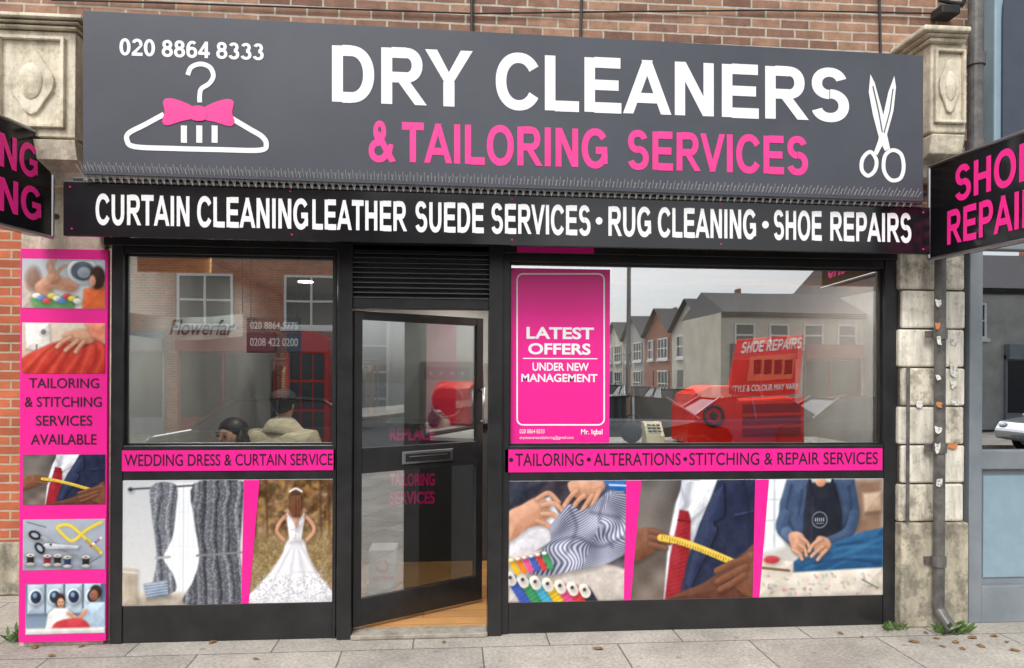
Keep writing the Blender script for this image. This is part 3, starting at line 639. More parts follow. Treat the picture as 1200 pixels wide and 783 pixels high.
ang=math.atan2(ey-hy,ex-hx); DW=math.hypot(ex-hx,ey-hy)
zT=U(415,363,.03)[1]-.004; zB=.055
def dtf(v):
    s,t,z=v; return (hx+math.cos(ang)*s-math.sin(ang)*t, hy+math.sin(ang)*s+math.cos(ang)*t, z)
zm1=U(420,526,.03)[1]; zm0=U(420,556,.03)[1]; zr=U(420,704,.03)[1]
a=A(); st=.062
a.box(0,st,-.0,.045,zB,zT); a.box(DW-st,DW,0,.045,zB,zT)
a.box(st,DW-st,.001,.044,zT-.06,zT); a.box(st,DW-st,.001,.044,zm0,zm1); a.box(st,DW-st,.001,.044,zB,zr)
door=a.obj("door",m_black,bl,bevel=.004,tf=dtf,label="black glazed door standing open inwards")
def subobj(acc,name,mat,par,**k):
    o=acc.obj(name,mat,None,**k); o.parent=par; return o
g=A(); g.box(st,DW-st,.018,.026,zm1,zT-.06); subobj(g,"door_glass",m_glassd,door,tf=dtf)
g=A(); g.box(st,DW-st,.018,.026,zr,zm0); subobj(g,"door_glass",m_glassd,door,tf=dtf)
g=A(); zc=(zm0+zm1)/2; g.box(DW*.34,DW*.74,-.012,-.001,zc-.045,zc+.045)
subobj(g,"letter_box",m_silver,door,tf=dtf,bevel=.003)
g=A(); g.box(DW*.365,DW*.715,-.018,-.0125,zc-.028,zc+.028); subobj(g,"letter_flap",m_black,door,tf=dtf,bevel=.002)
g=A(); g.box(DW*.39,DW*.69,-.021,-.0185,zc+.004,zc+.012); subobj(g,"letter_slot",m_silver,door,tf=dtf)
g=A(); g.cyl((DW-.031,-.05,zc+.22),(DW-.031,-.05,zc+.5),.011); g.cyl((DW-.031,-.05,zc+.24),(DW-.031,.0,zc+.24),.008); g.cyl((DW-.031,-.05,zc+.48),(DW-.031,.0,zc+.48),.008)
subobj(g,"handle",m_silver,door,tf=dtf,smooth=True)
a=A(); lx0,lx1=U(24,400,.0)[0],RX0-.021
a.box(lx0,lx1,.005,.6,0,3.3); a.obj("stone_pier",m_stone,bl)
def bracket(a,b,t,bt,Y=-.28):
    q=A(); s=(b-a)
    q.pbox(a-3,t,b+3,t+9,Y-.07,.05); q.pbox(a,t+9,b,t+15,Y-.04,.05); q.pbox(a+3,t+15,b-3,t+22,Y-.015,.05)
    q.pbox(a+4,t+22,b-4,bt-44,Y+.02,.05)
    zz=[U(a,bt-44,Y)[1],U(a,bt-22,Y)[1],U(a,bt,Y)[1]]
    x0=U(a+5,300,Y)[0]; x1=U(b-5,300,Y)[0]
    q.prismx([(Y+.0,zz[0]),(Y+.03,zz[1]),(Y+.14,zz[1]-.05),(Y+.18,zz[2]),(.05,zz[2]),(.05,zz[0])],x0,x1)
    q.obj("stone_bracket",m_stone,bl,bevel=.012)
    r=A(); X0,X1,Z0,Z1=RC(a+s*.14,t+30,b-s*.14,bt-54,Y+.02); w=.02; y0=Y-.010; y1=Y+.019
    r.box(X0,X0+w,y0,y1,Z0,Z1); r.box(X1-w,X1,y0,y1,Z0,Z1); r.box(X0+w,X1-w,y0,y1,Z1-w,Z1); r.box(X0+w,X1-w,y0,y1,Z0,Z0+w)
    cx=(X0+X1)/2; cz=(Z0+Z1)/2; hw=(X1-X0)/2; hh=(Z1-Z0)/2
    sh=[(cx+hw*.62*math.cos(t_*math.pi/12)*(1+.10*math.cos(t_*math.pi/12*4)),cz+hh*.66*math.sin(t_*math.pi/12)*(1+.10*math.cos(t_*math.pi/12*4))) for t_ in range(24)]
    r.prism(sh[::-1],Y+.0,Y+.019); r.sphere((cx,Y+.0,cz),(hw*.36,.02,hh*.4),20,12)
    r.obj("carved_panel",m_stone,bl,bevel=.006)
bracket(-16,92,12,205); bracket(1087,1136,28,200)
nb=root("brick_side_wall","orange brick wall set back beside the shop","wall",(U(5,600,1.2)[0]-.8,1.3,0))
q=U(60,500,1.2)[0]; A().box(q-3,q,1.2,1.5,.42,6).obj("brickwork",m_brick2,nb); A().box(q-3,q+.0,1.16,1.5,.0,.42).obj("plinth",m_plinth,nb,bevel=.01)
bx0=U(1054,450,-.05)[0]; bxm=U(1098,450,-.05)[0]; bx1=U(1131,450,-.05)[0]
zb=U(1090,612,-.05)[1]; ztop=2.96; nrow=8; h=(ztop-zb)/nrow
for i in range(nrow):
    z0=zb+i*h; 
    A().box(bx0+(.018 if i%2 else .0),bxm-.012,-.05-.008*(i%2),.08,z0+.005,z0+h-.005).obj("glazed_block",m_faience if i%3 else m_faience2,bl,bevel=.014)
    A().box(bxm+.012,bx1-(.0 if i%2 else .012),-.05-.008*((i+1)%2),.08,z0+.005,z0+h-.005).obj("glazed_block",m_faience2 if i%4==2 else m_faience,bl,bevel=.014)
A().box(bx0+.012,bx1-.014,-.028,.3,zb,2.95).obj("pier_core",m_joint,bl)
A().box(bx0-.0,bx1+.01,-.085,.3,0,zb-.001).obj("pier_plinth",m_plinth,bl,bevel=.012)
a=A(); px1=U(1101,500,-.14)[0]
a.cyl((px1,-.14,.12),(px1,-.14,2.85),.038,16)
for z in (.45,1.25,2.05,2.7): a.cyl((px1,-.14,z),(px1,-.14,z+.07),.048,16); a.box(px1-.08,px1+.08,-.11,-.09,z+.01,z+.06)
a.cyl((px1,-.14,.14),(px1+.03,-.24,.03),.043,16)
a.obj("drainpipe",m_pipe,bl)
a=A(); p2=U(1063,500,-.09)[0]; zA=U(1063,430,-.09)[1]; zB2=U(1063,612,-.09)[1]
a.cyl((p2,-.10,zB2),(p2,-.10,zA),.012,10); a.obj("conduit",m_pipe,bl)
a=A(); p3=U(1147,60,-.25)[0]
a.cyl((p3,-.22,2.9),(p3,-.22,6),.05,16); 
for z in (3.35,3.95): a.cyl((p3,-.22,z),(p3,-.22,z+.08),.062,16)
a.obj("drainpipe",m_pipe,bl)
def cab(pts,r,Y):
    a=A()
    for p,q in zip(pts[:-1],pts[1:]): a.cyl(P(p[0],p[1],Y),P(q[0],q[1],Y),r,6)
    a.obj("wall_cable",m_cable,bl)
cab([(60,0),(180,3),(330,8),(470,13),(556,16),(700,14),(900,12),(1100,16)],.006,.03)
cab([(553,-30),(553,45)],.012,.03); cab([(682,-30),(680,60)],.010,.03); cab([(1030,-30),(1032,70)],.010,.03); cab([(1100,0),(1128,6),(1138,-20)],.014,-.05)
a=A(); a.pbox(1104,4,1126,16,-.08,.05); a.obj("junction_box",m_cable,bl,bevel=.01)
rs=random.Random(11)
def sticker(x,y,w,h_,Y,mt_):
    j=lambda k: rs.uniform(-k,k)
    a=A(); pts=[(x+j(1.5),y+j(1.5)),(x+w*.5,y+j(1.2)),(x+w+j(1.5),y+j(1.5)),(x+w+j(1),y+h_*.6),(x+w*.8+j(1.5),y+h_+j(1.5)),(x+w*.3,y+h_+j(1)),(x+j(1.2),y+h_*.8)]
    f_=[P(p,q,Y) for p,q in pts]; b_=[(p[0],p[1]+.003,p[2]) for p in f_]; n=len(pts)
    a.add(f_+b_,[tuple(range(n)),tuple(range(2*n-1,n-1,-1))]+[((i+1)%n,i,i+n,(i+1)%n+n) for i in range(n)]); a.obj("sticker",mt_,bl)
for (x,y,w,h_,mt_) in [(1096,378,6,8,m_orange),(1098,472,6,5,m_orange),(1097,352,7,8,m_sticker),(1098,394,5,9,m_sticker),(1097,440,6,5,m_sticker),(1097,500,7,8,m_sticker),(1097,520,5,12,m_sticker),(1098,562,6,9,m_sticker)]: sticker(x,y,w,h_,-.182,mt_)
for (x,y,w,h_,mt_) in [(1113,396,8,9,m_sticker),(1114,428,9,14,m_sticker),(1114,446,7,9,m_sticker),(1112,520,9,6,m_orange),(1074,470,7,9,m_sticker),(1116,470,8,6,m_sticker)]: sticker(x,y,w,h_,-.0635,mt_)
ne=root("neighbouring_shop","grey painted neighbouring shopfront with large window","shop",(3.9,0.3,0))
a=A(); n0=U(1134,500,0)[0]; n1=U(1149,500,0)[0]; zA=U(1160,528,0)[1]; zC=U(1160,550,0)[1]; zD=U(1160,686,0)[1]; zE=U(1160,292,0)[1]
a.box(n0,n1,-.02,.1,0,3.0); a.box(n1,5.6,-.01,.09,zC,zA); a.box(n1,5.6,-.02,.1,0,zD-.001)
a.box(n1,5.6,-.01,.09,zE,3.0); a.box(5.6,5.75,-.02,.1,0,3.0)
a.obj("shopfront_frame",m_bluegrey,ne,bevel=.006)
A().box(n1,5.6,.03,.08,zD,zC-.001).obj("riser_panel",m_bluegrey,ne)
A().box(n1+.04,5.55,.02,.029,zD+.05,zC-.05).obj("riser_panel",m_paleblue,ne,bevel=.004)
A().box(n1,5.6,.045,.053,zA,zE).obj("window_glass",m_glassn,ne)
for bb in ((n0+.1,5.7,2.4,2.5,0,3),(n0+.0,n0+.1,.12,2.5,0,3),(5.6,5.7,.12,2.4,0,3),(n0,5.7,.12,2.5,3.001,3.1)): A().box(*bb).obj("interior_wall",m_mgrey,ne)
a=A(); a.box(n0+.1,6.5,-.12,.35,3.0,4.9,0); a.obj("fascia_board",m_paleblue,ne,bevel=.01)
pts=[]; 
for i in range(13):
    t=math.pi/2+ i/12*math.pi/2; pts.append((n1+.45+.40*math.cos(t),4.35+.5*math.sin(t)))
a=A(); a.prism([(6.3,3.1)]+[(6.3,4.85)]+pts+[(n1+.05,3.1)],-.14,-.121); a.obj("name_board",m_navy,ne)
A().box(3.51,6.6,.2,.5,3.1,6.5).obj("brick_wall",m_brick,ne)
# ================================================================ SIGNS
SY=-.44
s=root("shop_sign","large slate grey sign with white and pink lettering above shopfront","sign",(0,SY,3.1))
qd=[P(97,12,SY),P(1082,65,SY),P(1082,236,SY),P(97,204,SY)]
def slab(qd,th,mi=0,acc=None):
    acc=acc or A(); bk=[(x,y+th,z) for x,y,z in qd]
    return acc.add(qd+bk,[(3,2,1,0),(4,5,6,7),(0,1,5,4),(1,2,6,5),(2,3,7,6),(3,0,4,7)],mi)
slab(qd,.06).obj("sign_panel",m_slate,s,bevel=.003)
a=A()
for p,q in ((0,1),(1,2),(2,3),(3,0)):
    A_,B_=Vector(qd[p]),Vector(qd[q]); 
    a.cyl(A_+Vector((0,.03,0)),B_+Vector((0,.03,0)),.007,6)
a.obj("edge_trim",m_silver,s)
for X in (-2.2,-.7,.9,2.3): 
    for z in (3.15,3.75): a=A(); a.box(X,X+.04,SY+.061,.05,z,z+.04); a.obj("support_bracket",m_mgrey,s)
T=SY-.002
a=A(); ptext(a,"020 8864 8333",(140,45),(309,51.5),(309,70.5),(140,64.5),T); a.obj("phone_lettering",m_white,s)
a=A()
ptext(a,"DRY",(389,53),(554,60),(554,126),(389,119),T); ptext(a,"CLEANERS",(581,62),(995,82),(995,142.5),(581,127),T)
a.obj("white_lettering",m_white,s)
a=A(); ptext(a,"&",(432,142),(464,143),(464,190),(432,189),T); ptext(a,"TAILORING",(471,143.5),(712,152),(712,197),(471,190),T); ptext(a,"SERVICES",(736,153),(947,161),(947,205),(736,198),T); a.obj("pink_lettering",m_pinkl,s)
T=SY-.003
a=A()
a.ribbon(curve_pts([(220,88),(224,79),(235,75),(246,79),(250,89),(245,98),(236,104),(234,112),(234,120)],5),5.5,T)
a.ribbon(curve_pts([(192,134),(170,146),(151,156),(149,165),(158,172),(200,174),(260,175.5),(305,176),(312,169),(307,160),(292,151),(272,139)],5),6,T)
for x in (212,230,248): a.poly([(x,147),(x+7,147.3),(x+7,167.5),(x,167.2)],T)
a.obj("hanger_logo",m_white,s)
a=A()
a.ribbon(curve_pts([(1020,178),(1011,186),(1010,199),(1017,206),(1025,200),(1027,188)],5,True),4.5,T,closed=True)
a.ribbon(curve_pts([(1046,176),(1037,183),(1036,200),(1044,211),(1055,209),(1059,196),(1056,181)],5,True),4.5,T,closed=True)
a.poly([(1020,87),(1025,97),(1034,130),(1040,160),(1043,174),(1037,177),(1031,165),(1023,135),(1018,108)],T-.001)
a.poly([(1048,89),(1050,102),(1047,130),(1038,163),(1028,182),(1024,179),(1029,165),(1034,140),(1041,108)],T-.002)
a.obj("scissors_logo",m_white,s)
a=A()
a.ribbon([(1023,101),(1030,132),(1034,155)],1.4,T-.003); a.ribbon([(1046.5,104),(1043,130),(1036,156)],1.4,T-.003)
a.obj("logo_detail",m_slate,s)
a=A()
lf=[(228,127),(214,119),(198,115),(191,119),(193,131),(190,142),(196,147),(213,142),(228,138)]
a.poly(curve_pts(lf,4,True),T-.001); a.poly([(465-x,y+1) for x,y in curve_pts(lf,4,True)][::-1],T-.001)
a.poly(curve_pts([(225,125),(240,126),(241,140),(225,140)],5,True),T-.003)
a.obj("bow",m_pinkl,s)
FY=-.37
f=root("fascia_sign","long black fascia sign with white lettering listing services","sign",(0,FY,2.75))
qf=[P(74,212,FY),P(1090,243,FY),P(1090,298,FY),P(74,276,FY)]
slab(qf,.035).obj("sign_panel",m_black2,f,bevel=.003)
a=A(); T=FY-.002
def fl(x): return 227.5+(x-112)*.0241, 263+(x-112)*.0222
def ft(t,x0,x1): ptext(a,t,(x0,fl(x0)[0]),(x1,fl(x1)[0]),(x1,fl(x1)[1]),(x0,fl(x0)[1]),T)
ft("CURTAIN",112,222); ft("CLEANING",231,361); ft("LEATHER",366,477); ft("SUEDE",487,567)
ft("SERVICES",576,692); ft("RUG",713,763); ft("CLEANING",771,886); ft("SHOE",907,963); ft("REPAIRS",973,1068)
for x in (702,897):
    yy=sum(fl(x))/2; a.poly([(x+4*math.cos(t*.4488),yy+4.4*math.sin(t*.4488)) for t in range(14)],T)
a.obj("white_lettering",m_white,f)
for x,y in [(82,219),(84,268),(340,224),(342,275),(600,233),(845,240),(845,286),(1082,249),(1082,292),(600,281)]:
    a=A(); a.cyl(P(x,y,FY-.004),P(x,y,FY),.006,10); a.obj("screw_cap",m_pink,f)
bs=root("bird_spikes","row of thin steel bird spikes along the sign ledge","bird spikes",(0,-.4,2.98))
a=A(); nsp=118
for i in range(nsp):
    pxx=101+i*(975/nsp); x=U(pxx,230,-.40)[0]
    zb_=U(pxx,212+(pxx-74)*.0305,-.40)[1]
    for sx,sy,hh in ((-.028,-.085,.085),(.028,-.085,.085),(.0,-.095,.10)):
        a.cyl((x,-.385,zb_),(x+sx,-.385+sy,zb_+hh),.0019,4,cap=False)
a.obj("spike",m_spike,bs)["kind"]="stuff"
a=A(); a.cyl(P(98,211.5,-.385),P(1080,241.5,-.385),.008,6); a.obj("base_strip",m_mgrey,bs)
def proj(label,far,near,ypx,Ln,mirror,lines):
    fp=P(far[0],ypx[0],far[1]); zt=fp[2]; zb=P(far[0],ypx[1],far[1])[2]
    x2=U(near[0],300,near[1])[0]; O=Vector((fp[0],far[1],0)); d=(Vector((x2,near[1],0))-O).normalized()
    nrm=Vector((-d.y,d.x,0)); camd=Vector((CX,CY,0))-O
    if nrm.dot(camd)<0: nrm=-nrm
    r=root("projecting_sign",label,"sign",(O.x,O.y,zb))
    a=A(); th=.13; c=[O,O+d*Ln,O+d*Ln-nrm*th,O-nrm*th]
    vs=[(q.x,q.y,zb) for q in c]+[(q.x,q.y,zt) for q in c]
    a.add(vs,[(3,2,1,0),(4,5,6,7),(0,1,5,4),(1,2,6,5),(2,3,7,6),(3,0,4,7)]); a.obj("sign_box",m_black2,r,bevel=.004)
    a=A()
    for (zz) in (zb-.008,zt+.008): a.cyl((O.x,O.y,zz),(O.x+d.x*Ln,O.y+d.y*Ln,zz),.012,8)
    a.cyl((O.x,O.y,zb-.008),(O.x,O.y,zt+.008),.012,8)
    a.obj("edge_trim",m_silver,r)
    for zz in (zb+.15,zt-.15):
        a=A(); a.cyl(O-nrm*.065+UPV*zz,O-nrm*.065-d*.25+UPV*zz,.02,8); a.obj("wall_bracket",m_pipe,r)
    H=zt-zb
    for t,s0,s1,f0,f1 in lines:
        a=A()
        if mirror: ftext(a,t,O,-d,-s1,-s0,zb+H*f0,zb+H*f1,n=nrm)
        else: ftext(a,t,O,d,s0,s1,zb+H*f0,zb+H*f1,n=nrm)
        a.obj("pink_lettering",m_pinks,r)
proj("black projecting sign with magenta lettering reading cleaning and tailoring",(62,-.12),(0,-.52),(164,277),1.8,True,[("CLEANING",.13,1.22,.54,.86),("TAILORING",.10,1.38,.12,.44)])
proj("black projecting sign with magenta lettering reading shoe repairs",(1089,-.22),(1200,-.98),(197,303),1.15,False,[("SHOE",.24,.86,.54,.90),("REPAIRS",.17,1.0,.10,.46)])
# ---- poster board on left pier
pb=root("poster_board","tall magenta board with five printed photos fixed to the stone pier","poster board",(U(72,700,-.03)[0],-.02,0))
a=A(); a.pbox(24,291,124,751,-.035,.004); a.obj("board_panel",m_pink,pb,bevel=.002)
T=-.038
for fn,(a0,b0,c0,d0) in ((pic_wash,(26,303,123,362)),(pic_redfab,(26,378,123,438)),(pic_suit,(27,533,123,591)),(pic_tools,(27,609,123,667)),(pic_laundromat,(30,685,123,742))):
    fn().obj("photo_print",RC(a0,b0,c0,d0,T),T,pb)
for t,x0,y0,x1,y1 in (("TAILORING",34,443,116,455),("& STITCHING",29,465,119,477),("SERVICES",42,487,108,499),("AVAILABLE",36,509,113,521)):
    a=A(); rtext(a,t,x0,y0,x1,y1,-.038,off=.006); a.obj("black_lettering",m_ink,pb)
def strip(label,a0,b0,c0,d0,items):
    r=root("lettering_strip",label,"sign",(U((a0+c0)/2,b0,-.01)[0],-.01,U(a0,d0,-.01)[1]))
    a=A(); a.pbox(a0,b0,c0,d0,-.010,-.0045); a.obj("strip_panel",m_pink,r)
    a=A()
    for t,x0,x1 in items:
        if t=='*':
            X,Z=U(x0,(b0+d0)/2+0,-.012); Z=sum(U(a0,y,-.012)[1] for y in (b0,d0))/2
            a.add([(X+.015*math.cos(k*.5236),-.012,Z+.015*math.sin(k*.5236)) for k in range(12)],[tuple(range(12))])
        else:
            z1=U(a0,b0+4.5,-.012)[1]; z0=U(a0,d0-4.5,-.012)[1]
            v,ff=glyphs(t,.006); X0=U(x0,500,-.012)[0]; X1=U(x1,500,-.012)[0]
            a.add([(X0+(X1-X0)*u,-.012,z0+(z1-z0)*w) for u,w,l in v],ff)
    a.obj("black_lettering",m_ink,r)
strip("magenta strip with thin black wedding dress lettering",143,528,393,551,[("WEDDING DRESS & CURTAIN SERVICE",146,390)])
strip("magenta strip with thin black tailoring lettering",592,527,1034,551,[('*',599,0),("TAILORING",604,684),('*',690,0),("ALTERATIONS",696,798),('*',803,0),("STITCHING & REPAIR SERVICES",808,1029)])
T=-.004
r=root("printed_riser_panel","printed panel with curtain photo and bride photo below window","poster",(-1.9,0,.2))
pic_curtain().obj("photo_print",RC(142,564,287,708,0.0)[:2]+(WL[4][3]+.003,WL[4][2]-.003),T,r)
X0=U(289,600,T)[0]; pic_bride().obj("photo_print",(X0,WL[2]-.002,WL[4][3]+.003,WL[4][2]-.003),T,r)
def slash(r,px,w,z):
    xt0=U(px,600,T)[0]; wt=w/170
    a=A(); zb,zt=z[3]+.003,z[2]-.003
    a.add([(xt0-.004,T-.003,zb),(xt0+.045,T-.003,zb),(xt0+wt,T-.003,zt),(xt0+.01,T-.003,zt)],[(0,1,2,3)]); a.obj("pink_divider",m_pink,r)
slash(r,284,19,WL[4])
A().box(WL[1]+.002,WL[2]-.002,.0,.029,WL[4][3]+.001,WL[4][2]-.001).obj("backing_panel",m_white,r)
r=root("printed_riser_panel","printed panel with three tailoring photos below window","poster",(1.2,0,.2))
zz=(WR[4][3]+.003,WR[4][2]-.003)
pic_threads().obj("photo_print",(WR[1]+.001,U(736,600,T)[0])+zz,T,r)
pic_suit().obj("photo_print",(U(738,600,T)[0],U(887,600,T)[0])+zz,T,r)
pic_apron().obj("photo_print",(U(889,600,T)[0],WR[2]-.002)+zz,T,r)
slash(r,732,20,WR[4]); slash(r,883,19,WR[4])
A().box(WR[1]+.002,WR[2]-.002,.0,.029,WR[4][3]+.001,WR[4][2]-.001).obj("backing_panel",m_white,r)
Y=.044
r=root("window_poster","magenta latest offers poster stuck on the window glass","poster",(.4,Y,1.35))
a=A(); x0,x1,z0,z1=RC(599,314,714,519,Y); a.box(x0,x1,Y,Y+.004,z0,z1); a.obj("poster_sheet",m_pink,r)
Yt=Y-.002
def rr(x0,y0,x1,y1,rad):
    p=[]
    for cx,cy,t0 in ((x1-rad,y0+rad,-90),(x1-rad,y1-rad,0),(x0+rad,y1-rad,90),(x0+rad,y0+rad,180)):
        for k in range(7): t=math.radians(t0+k*15); p.append((cx+rad*math.cos(t),cy+rad*math.sin(t)))
    return p
a=A(); a.ribbon(rr(606,321,708,498,7),1.7,Yt,closed=True); a.obj("white_border",m_white,r)
for t,x0,y0,x1,y1,of in (("LATEST",617,383,696,398,.03),("OFFERS",619,402,692,416,.03),("UNDER NEW",624,425,690,435,.022),("MANAGEMENT",611,438,700,448,.022),("020 8864 8333",609,503,638,508,0),("drycleanersandtailoring@gmail.com",609,511,672,515.5,0),("Mr. Iqbal",681,503,706,511,.02)):
    a=A(); rtext(a,t,x0,y0,x1,y1,Yt,off=of); a.obj("white_lettering",m_white,r)
a=A(); a.poly([(613,419.5),(700,420),(700,421.2),(613,420.7)],Yt); a.obj("white_rule",m_white,r)
a=A(); a.pbox(606,289,696,297,-.030,-.022); a.obj("pink_strip",m_pink,None,label="short magenta strip on the black shopfront header",cat="sign")
# ================================================================ INTERIOR
def ledge(x0,x1,z):
    r=root("display_ledge","wooden display ledge behind the shop window","shelf",((x0+x1)/2,.3,0))
    A().box(x0,x1,.11,.95,z-.03,z).obj("shelf_top",m_wall,r,bevel=.004); A().box(x0+.02,x1-.02,.3,.9,.06,z-.031).obj("shelf_base",m_dkgrey,r)
ledge(WR[1]+.02,WR[2]-.02,WR[4][1]-.02)
zl=WR[4][1]-.02
dx0=U(806,450,.4)[0]; dx1=U(944,450,.4)[0]
r=root("shoe_repair_display","bright red shoe repair display machine with signboard on window ledge","display stand",((dx0+dx1)/2,.45,zl))
def PY(px,py,Y=.20): return U(px,py,Y)
a=A()
a.prism([PY(806,520),PY(806,478),PY(812,462),PY(834,452),PY(858,452),PY(866,470),PY(943,466),PY(943,520)],.20,.6)
a.obj("machine_body",m_red,r,bevel=.01)
a=A(); a.prism([PY(866,398),PY(944,392),PY(938,462),PY(853,466)],.22,.25); a.obj("signboard",m_red,r,bevel=.003)
a=A(); ptext(a,"SHOE REPAIRS",(871,401),(941,395),(939,408),(868,414),.217); a.obj("white_lettering",m_white,r)
a=A(); ptext(a,"STYLE & COLOUR MAY VARY",(858,452),(936,449),(936,456),(857,460),.217,off=.02,sans=False); a.obj("white_lettering",m_white,r)
for i in range(3): 
    a=A(); a.prism([PY(870,474+i*14),PY(938,472+i*14),PY(938,482+i*14),PY(870,484+i*14)],.192,.199); a.obj("drawer",m_dkred,r,bevel=.002)
q=PY(836,487); a=A(); a.torus((q[0],.19,q[1]),(0,1,0),.07,.012); a.cyl((q[0],.185,q[1]),(q[0],.199,q[1]),.03,16)
a.obj("buffing_wheel",m_dkgrey,r)
a=A(); a.prism([PY(880,418),PY(934,414),PY(930,444),PY(876,447)],.214,.2155); a.obj("picture_label",m_orred,r)
a=A()
for k in range(4): a.poly([(884+k*12,422),(893+k*12,421),(892+k*12,438),(883+k*12,439)],.212)
a.obj("product_picture",m_dkred,r)
r=root("black_bag","small black holdall resting on the window ledge","bag",(U(740,510,.4)[0],.4,zl))
xx=U(740,510,.4)[0]; a=A(); a.sphere((xx,.4,zl+.085),(.085,.06,.085),16,10); a.obj("bag_body",m_trouser,r,smooth=True); a=A(); a.torus((xx,.4,zl+.17),(0,1,0),.045,.008); a.obj("handle",m_trouser,r,smooth=True)
r=root("card_terminal","cream till with black keypad on the window ledge","till",(U(766,510,.4)[0],.4,zl))
xx=U(766,510,.4)[0]; A().prismx([(.33,zl),(.5,zl),(.5,zl+.16),(.44,zl+.16),(.34,zl+.06)],xx-.07,xx+.07).obj("case",m_cream,r,bevel=.008)
a=A(); 
for i in range(3):
    for j in range(3): a.box(xx-.05+i*.035,xx-.025+i*.035,.345+j*.022,.36+j*.022,zl+.085+j*.022,zl+.098+j*.022)
a.obj("keypad",m_dkgrey,r)
cx0,cx1=U(425,500,1.9)[0]-.2,U(600,500,1.9)[0]+1.2
r=root("shop_counter","dark counter with added magenta lettering standing in for a reflection","counter",((cx0+cx1)/2,2.2,.03))
A().box(cx0,cx1,1.9,2.5,.03,1.29).obj("counter_body",m_dkgrey,r,bevel=.005); A().box(cx0-.03,cx1+.03,1.85,2.55,1.291,1.33).obj("counter_top",m_black2,r,bevel=.006)
for t,z in (("REPLACE",1.165),("TAILORING",.74),("SERVICES",.57)):  # lettering added to the counter in place of text reflected in the door
    a=A(); v,ff=glyphs(t,.03); X=U(457,500,1.9)[0]; a.add([(X+.42*u,1.896,z+.12*w) for u,w,l in v],ff); a.obj("pink_lettering",m_pinks,r)
for k,x in enumerate((-.45,.35,1.6)):
    r=root("dry_cleaning_machine","white front loading cleaning machine against the back wall","washing machine",(x,4.6,.03),group="machines along the back wall")
    A().box(x-.34,x+.34,4.2,5.05,.03,1.95).obj("cabinet",m_lwhite if k!=0 else m_mgrey,r,bevel=.015)
    a=A(); a.torus((x,4.19,1.45),(0,1,0),.2,.03); a.obj("door_ring",m_mgrey,r,smooth=True)
    a=A(); a.cyl((x,4.17,1.45),(x,4.198,1.45),.18,28); a.obj("door_glass",m_wpane,r)
    a=A(); a.box(x-.28,x+.28,4.185,4.199,1.72,1.88); a.obj("control_panel",m_dkgrey,r)
    for i in range(4): a=A(); a.cyl((x-.2+i*.13,4.165,1.80),(x-.2+i*.13,4.184,1.80),.022,12); a.obj("control_dial",m_silver,r)
cols=[L(60,70,110),L(140,50,56),L(205,205,200),L(40,40,44),L(150,130,100),L(90,120,100),L(180,162,136),L(80,56,84)]
gm=[M("garment_cloth",c,.85,scale=10,bump=.4,bscale=10) for c in cols]
def rail(x0,x1,y,z,n,label):
    r=root("clothes_rail",label,"clothes rail",((x0+x1)/2,y,.03))
    a=A(); a.cyl((x0,y,z),(x1,y,z),.014); a.cyl((x0,y,.03),(x0,y,z),.014); a.cyl((x1,y,.03),(x1,y,z),.014); a.box(x0-.02,x0+.02,y-.25,y+.25,.031,.06); a.box(x1-.02,x1+.02,y-.25,y+.25,.031,.06)
    a.obj("rail_frame",m_mgrey,r)
    for i in range(n):
        x=x0+.08+(x1-x0-.16)*i/(n-1); g=root("hanging_garment","cleaned garment hanging on a clothes rail","clothes",(x,y,z-.9),group="garments on rails")
        ln=random.uniform(.7,1.05); w=.23
        a=A(); pts=[(y-.04,z-.06),(y+.04,z-.06),(y+w,z-.14),(y+w+.02,z-.4),(y+w-.06,z-.42),(y+w-.03,z-ln),(y-w+.03,z-ln),(y-w+.06,z-.42),(y-w-.02,z-.4),(y-w,z-.14)]
        a.prismx(pts,x-.022,x+.022); a.obj("cloth",gm[random.randrange(8)],g,bevel=.008)
        a=A(); a.torus((x,y,z-.0),(1,0,0),.02,.003,16,6); a.cyl((x,y,z-.02),(x,y,z-.08),.003,6); a.obj("hanger_hook",m_silver,g)
rail(-2.45,-1.25,3.6,1.95,11,"clothes rail with cleaned garments inside the shop"); rail(.55,1.5,2.6,2.0,10,"clothes rail with hanging garments inside the shop")
r=root("wall_shelf","white wall shelves with folded clothes and boxes","shelf",(-1.9,4.9,1.2))
for z in (1.45,1.8,2.15): a=A(); a.box(-2.5,-1.25,4.8,5.09,z,z+.025); a.obj("shelf_board",m_lwhite,r)
for xx in (-2.53,-1.249): a=A(); a.box(xx,xx+.029,4.8,5.09,1.3,2.5); a.obj("shelf_upright",m_lwhite,r)
for i in range(12):
    x=-2.42+(i%6)*.2; z=(1.476,1.826)[i//6]; g=A(); 
    for k in range(random.randint(2,4)): g.box(x,x+.16,4.83,5.03,z+k*.045,z+k*.045+.04)
    o=g.obj("folded_clothes",gm[(i*3)%8],None,bevel=.012,label="stack of folded clothes on a white wall shelf",cat="clothes"); o["group"]="folded clothes on shelves"
YB=.13
r=root("shop_banner","white cloth banner with grey script lettering hung inside the window","banner",(U(210,380,YB)[0],YB,2.0))
a=A(); x0,x1,z0,z1=RC(150,366,284,394,YB)
N_=24; vs=[];fs=[]
for i in range(N_+1):
    u=i/N_; zz=-.03*math.sin(math.pi*u)
    vs+=[(x0+(x1-x0)*u,YB+.01*math.sin(u*20),z0+zz),(x0+(x1-x0)*u,YB+.01*math.sin(u*20),z1+zz)]
for i in range(N_): fs.append((2*i,2*i+2,2*i+3,2*i+1))
a.add(vs,fs); a.obj("banner_cloth",m_banner,r)
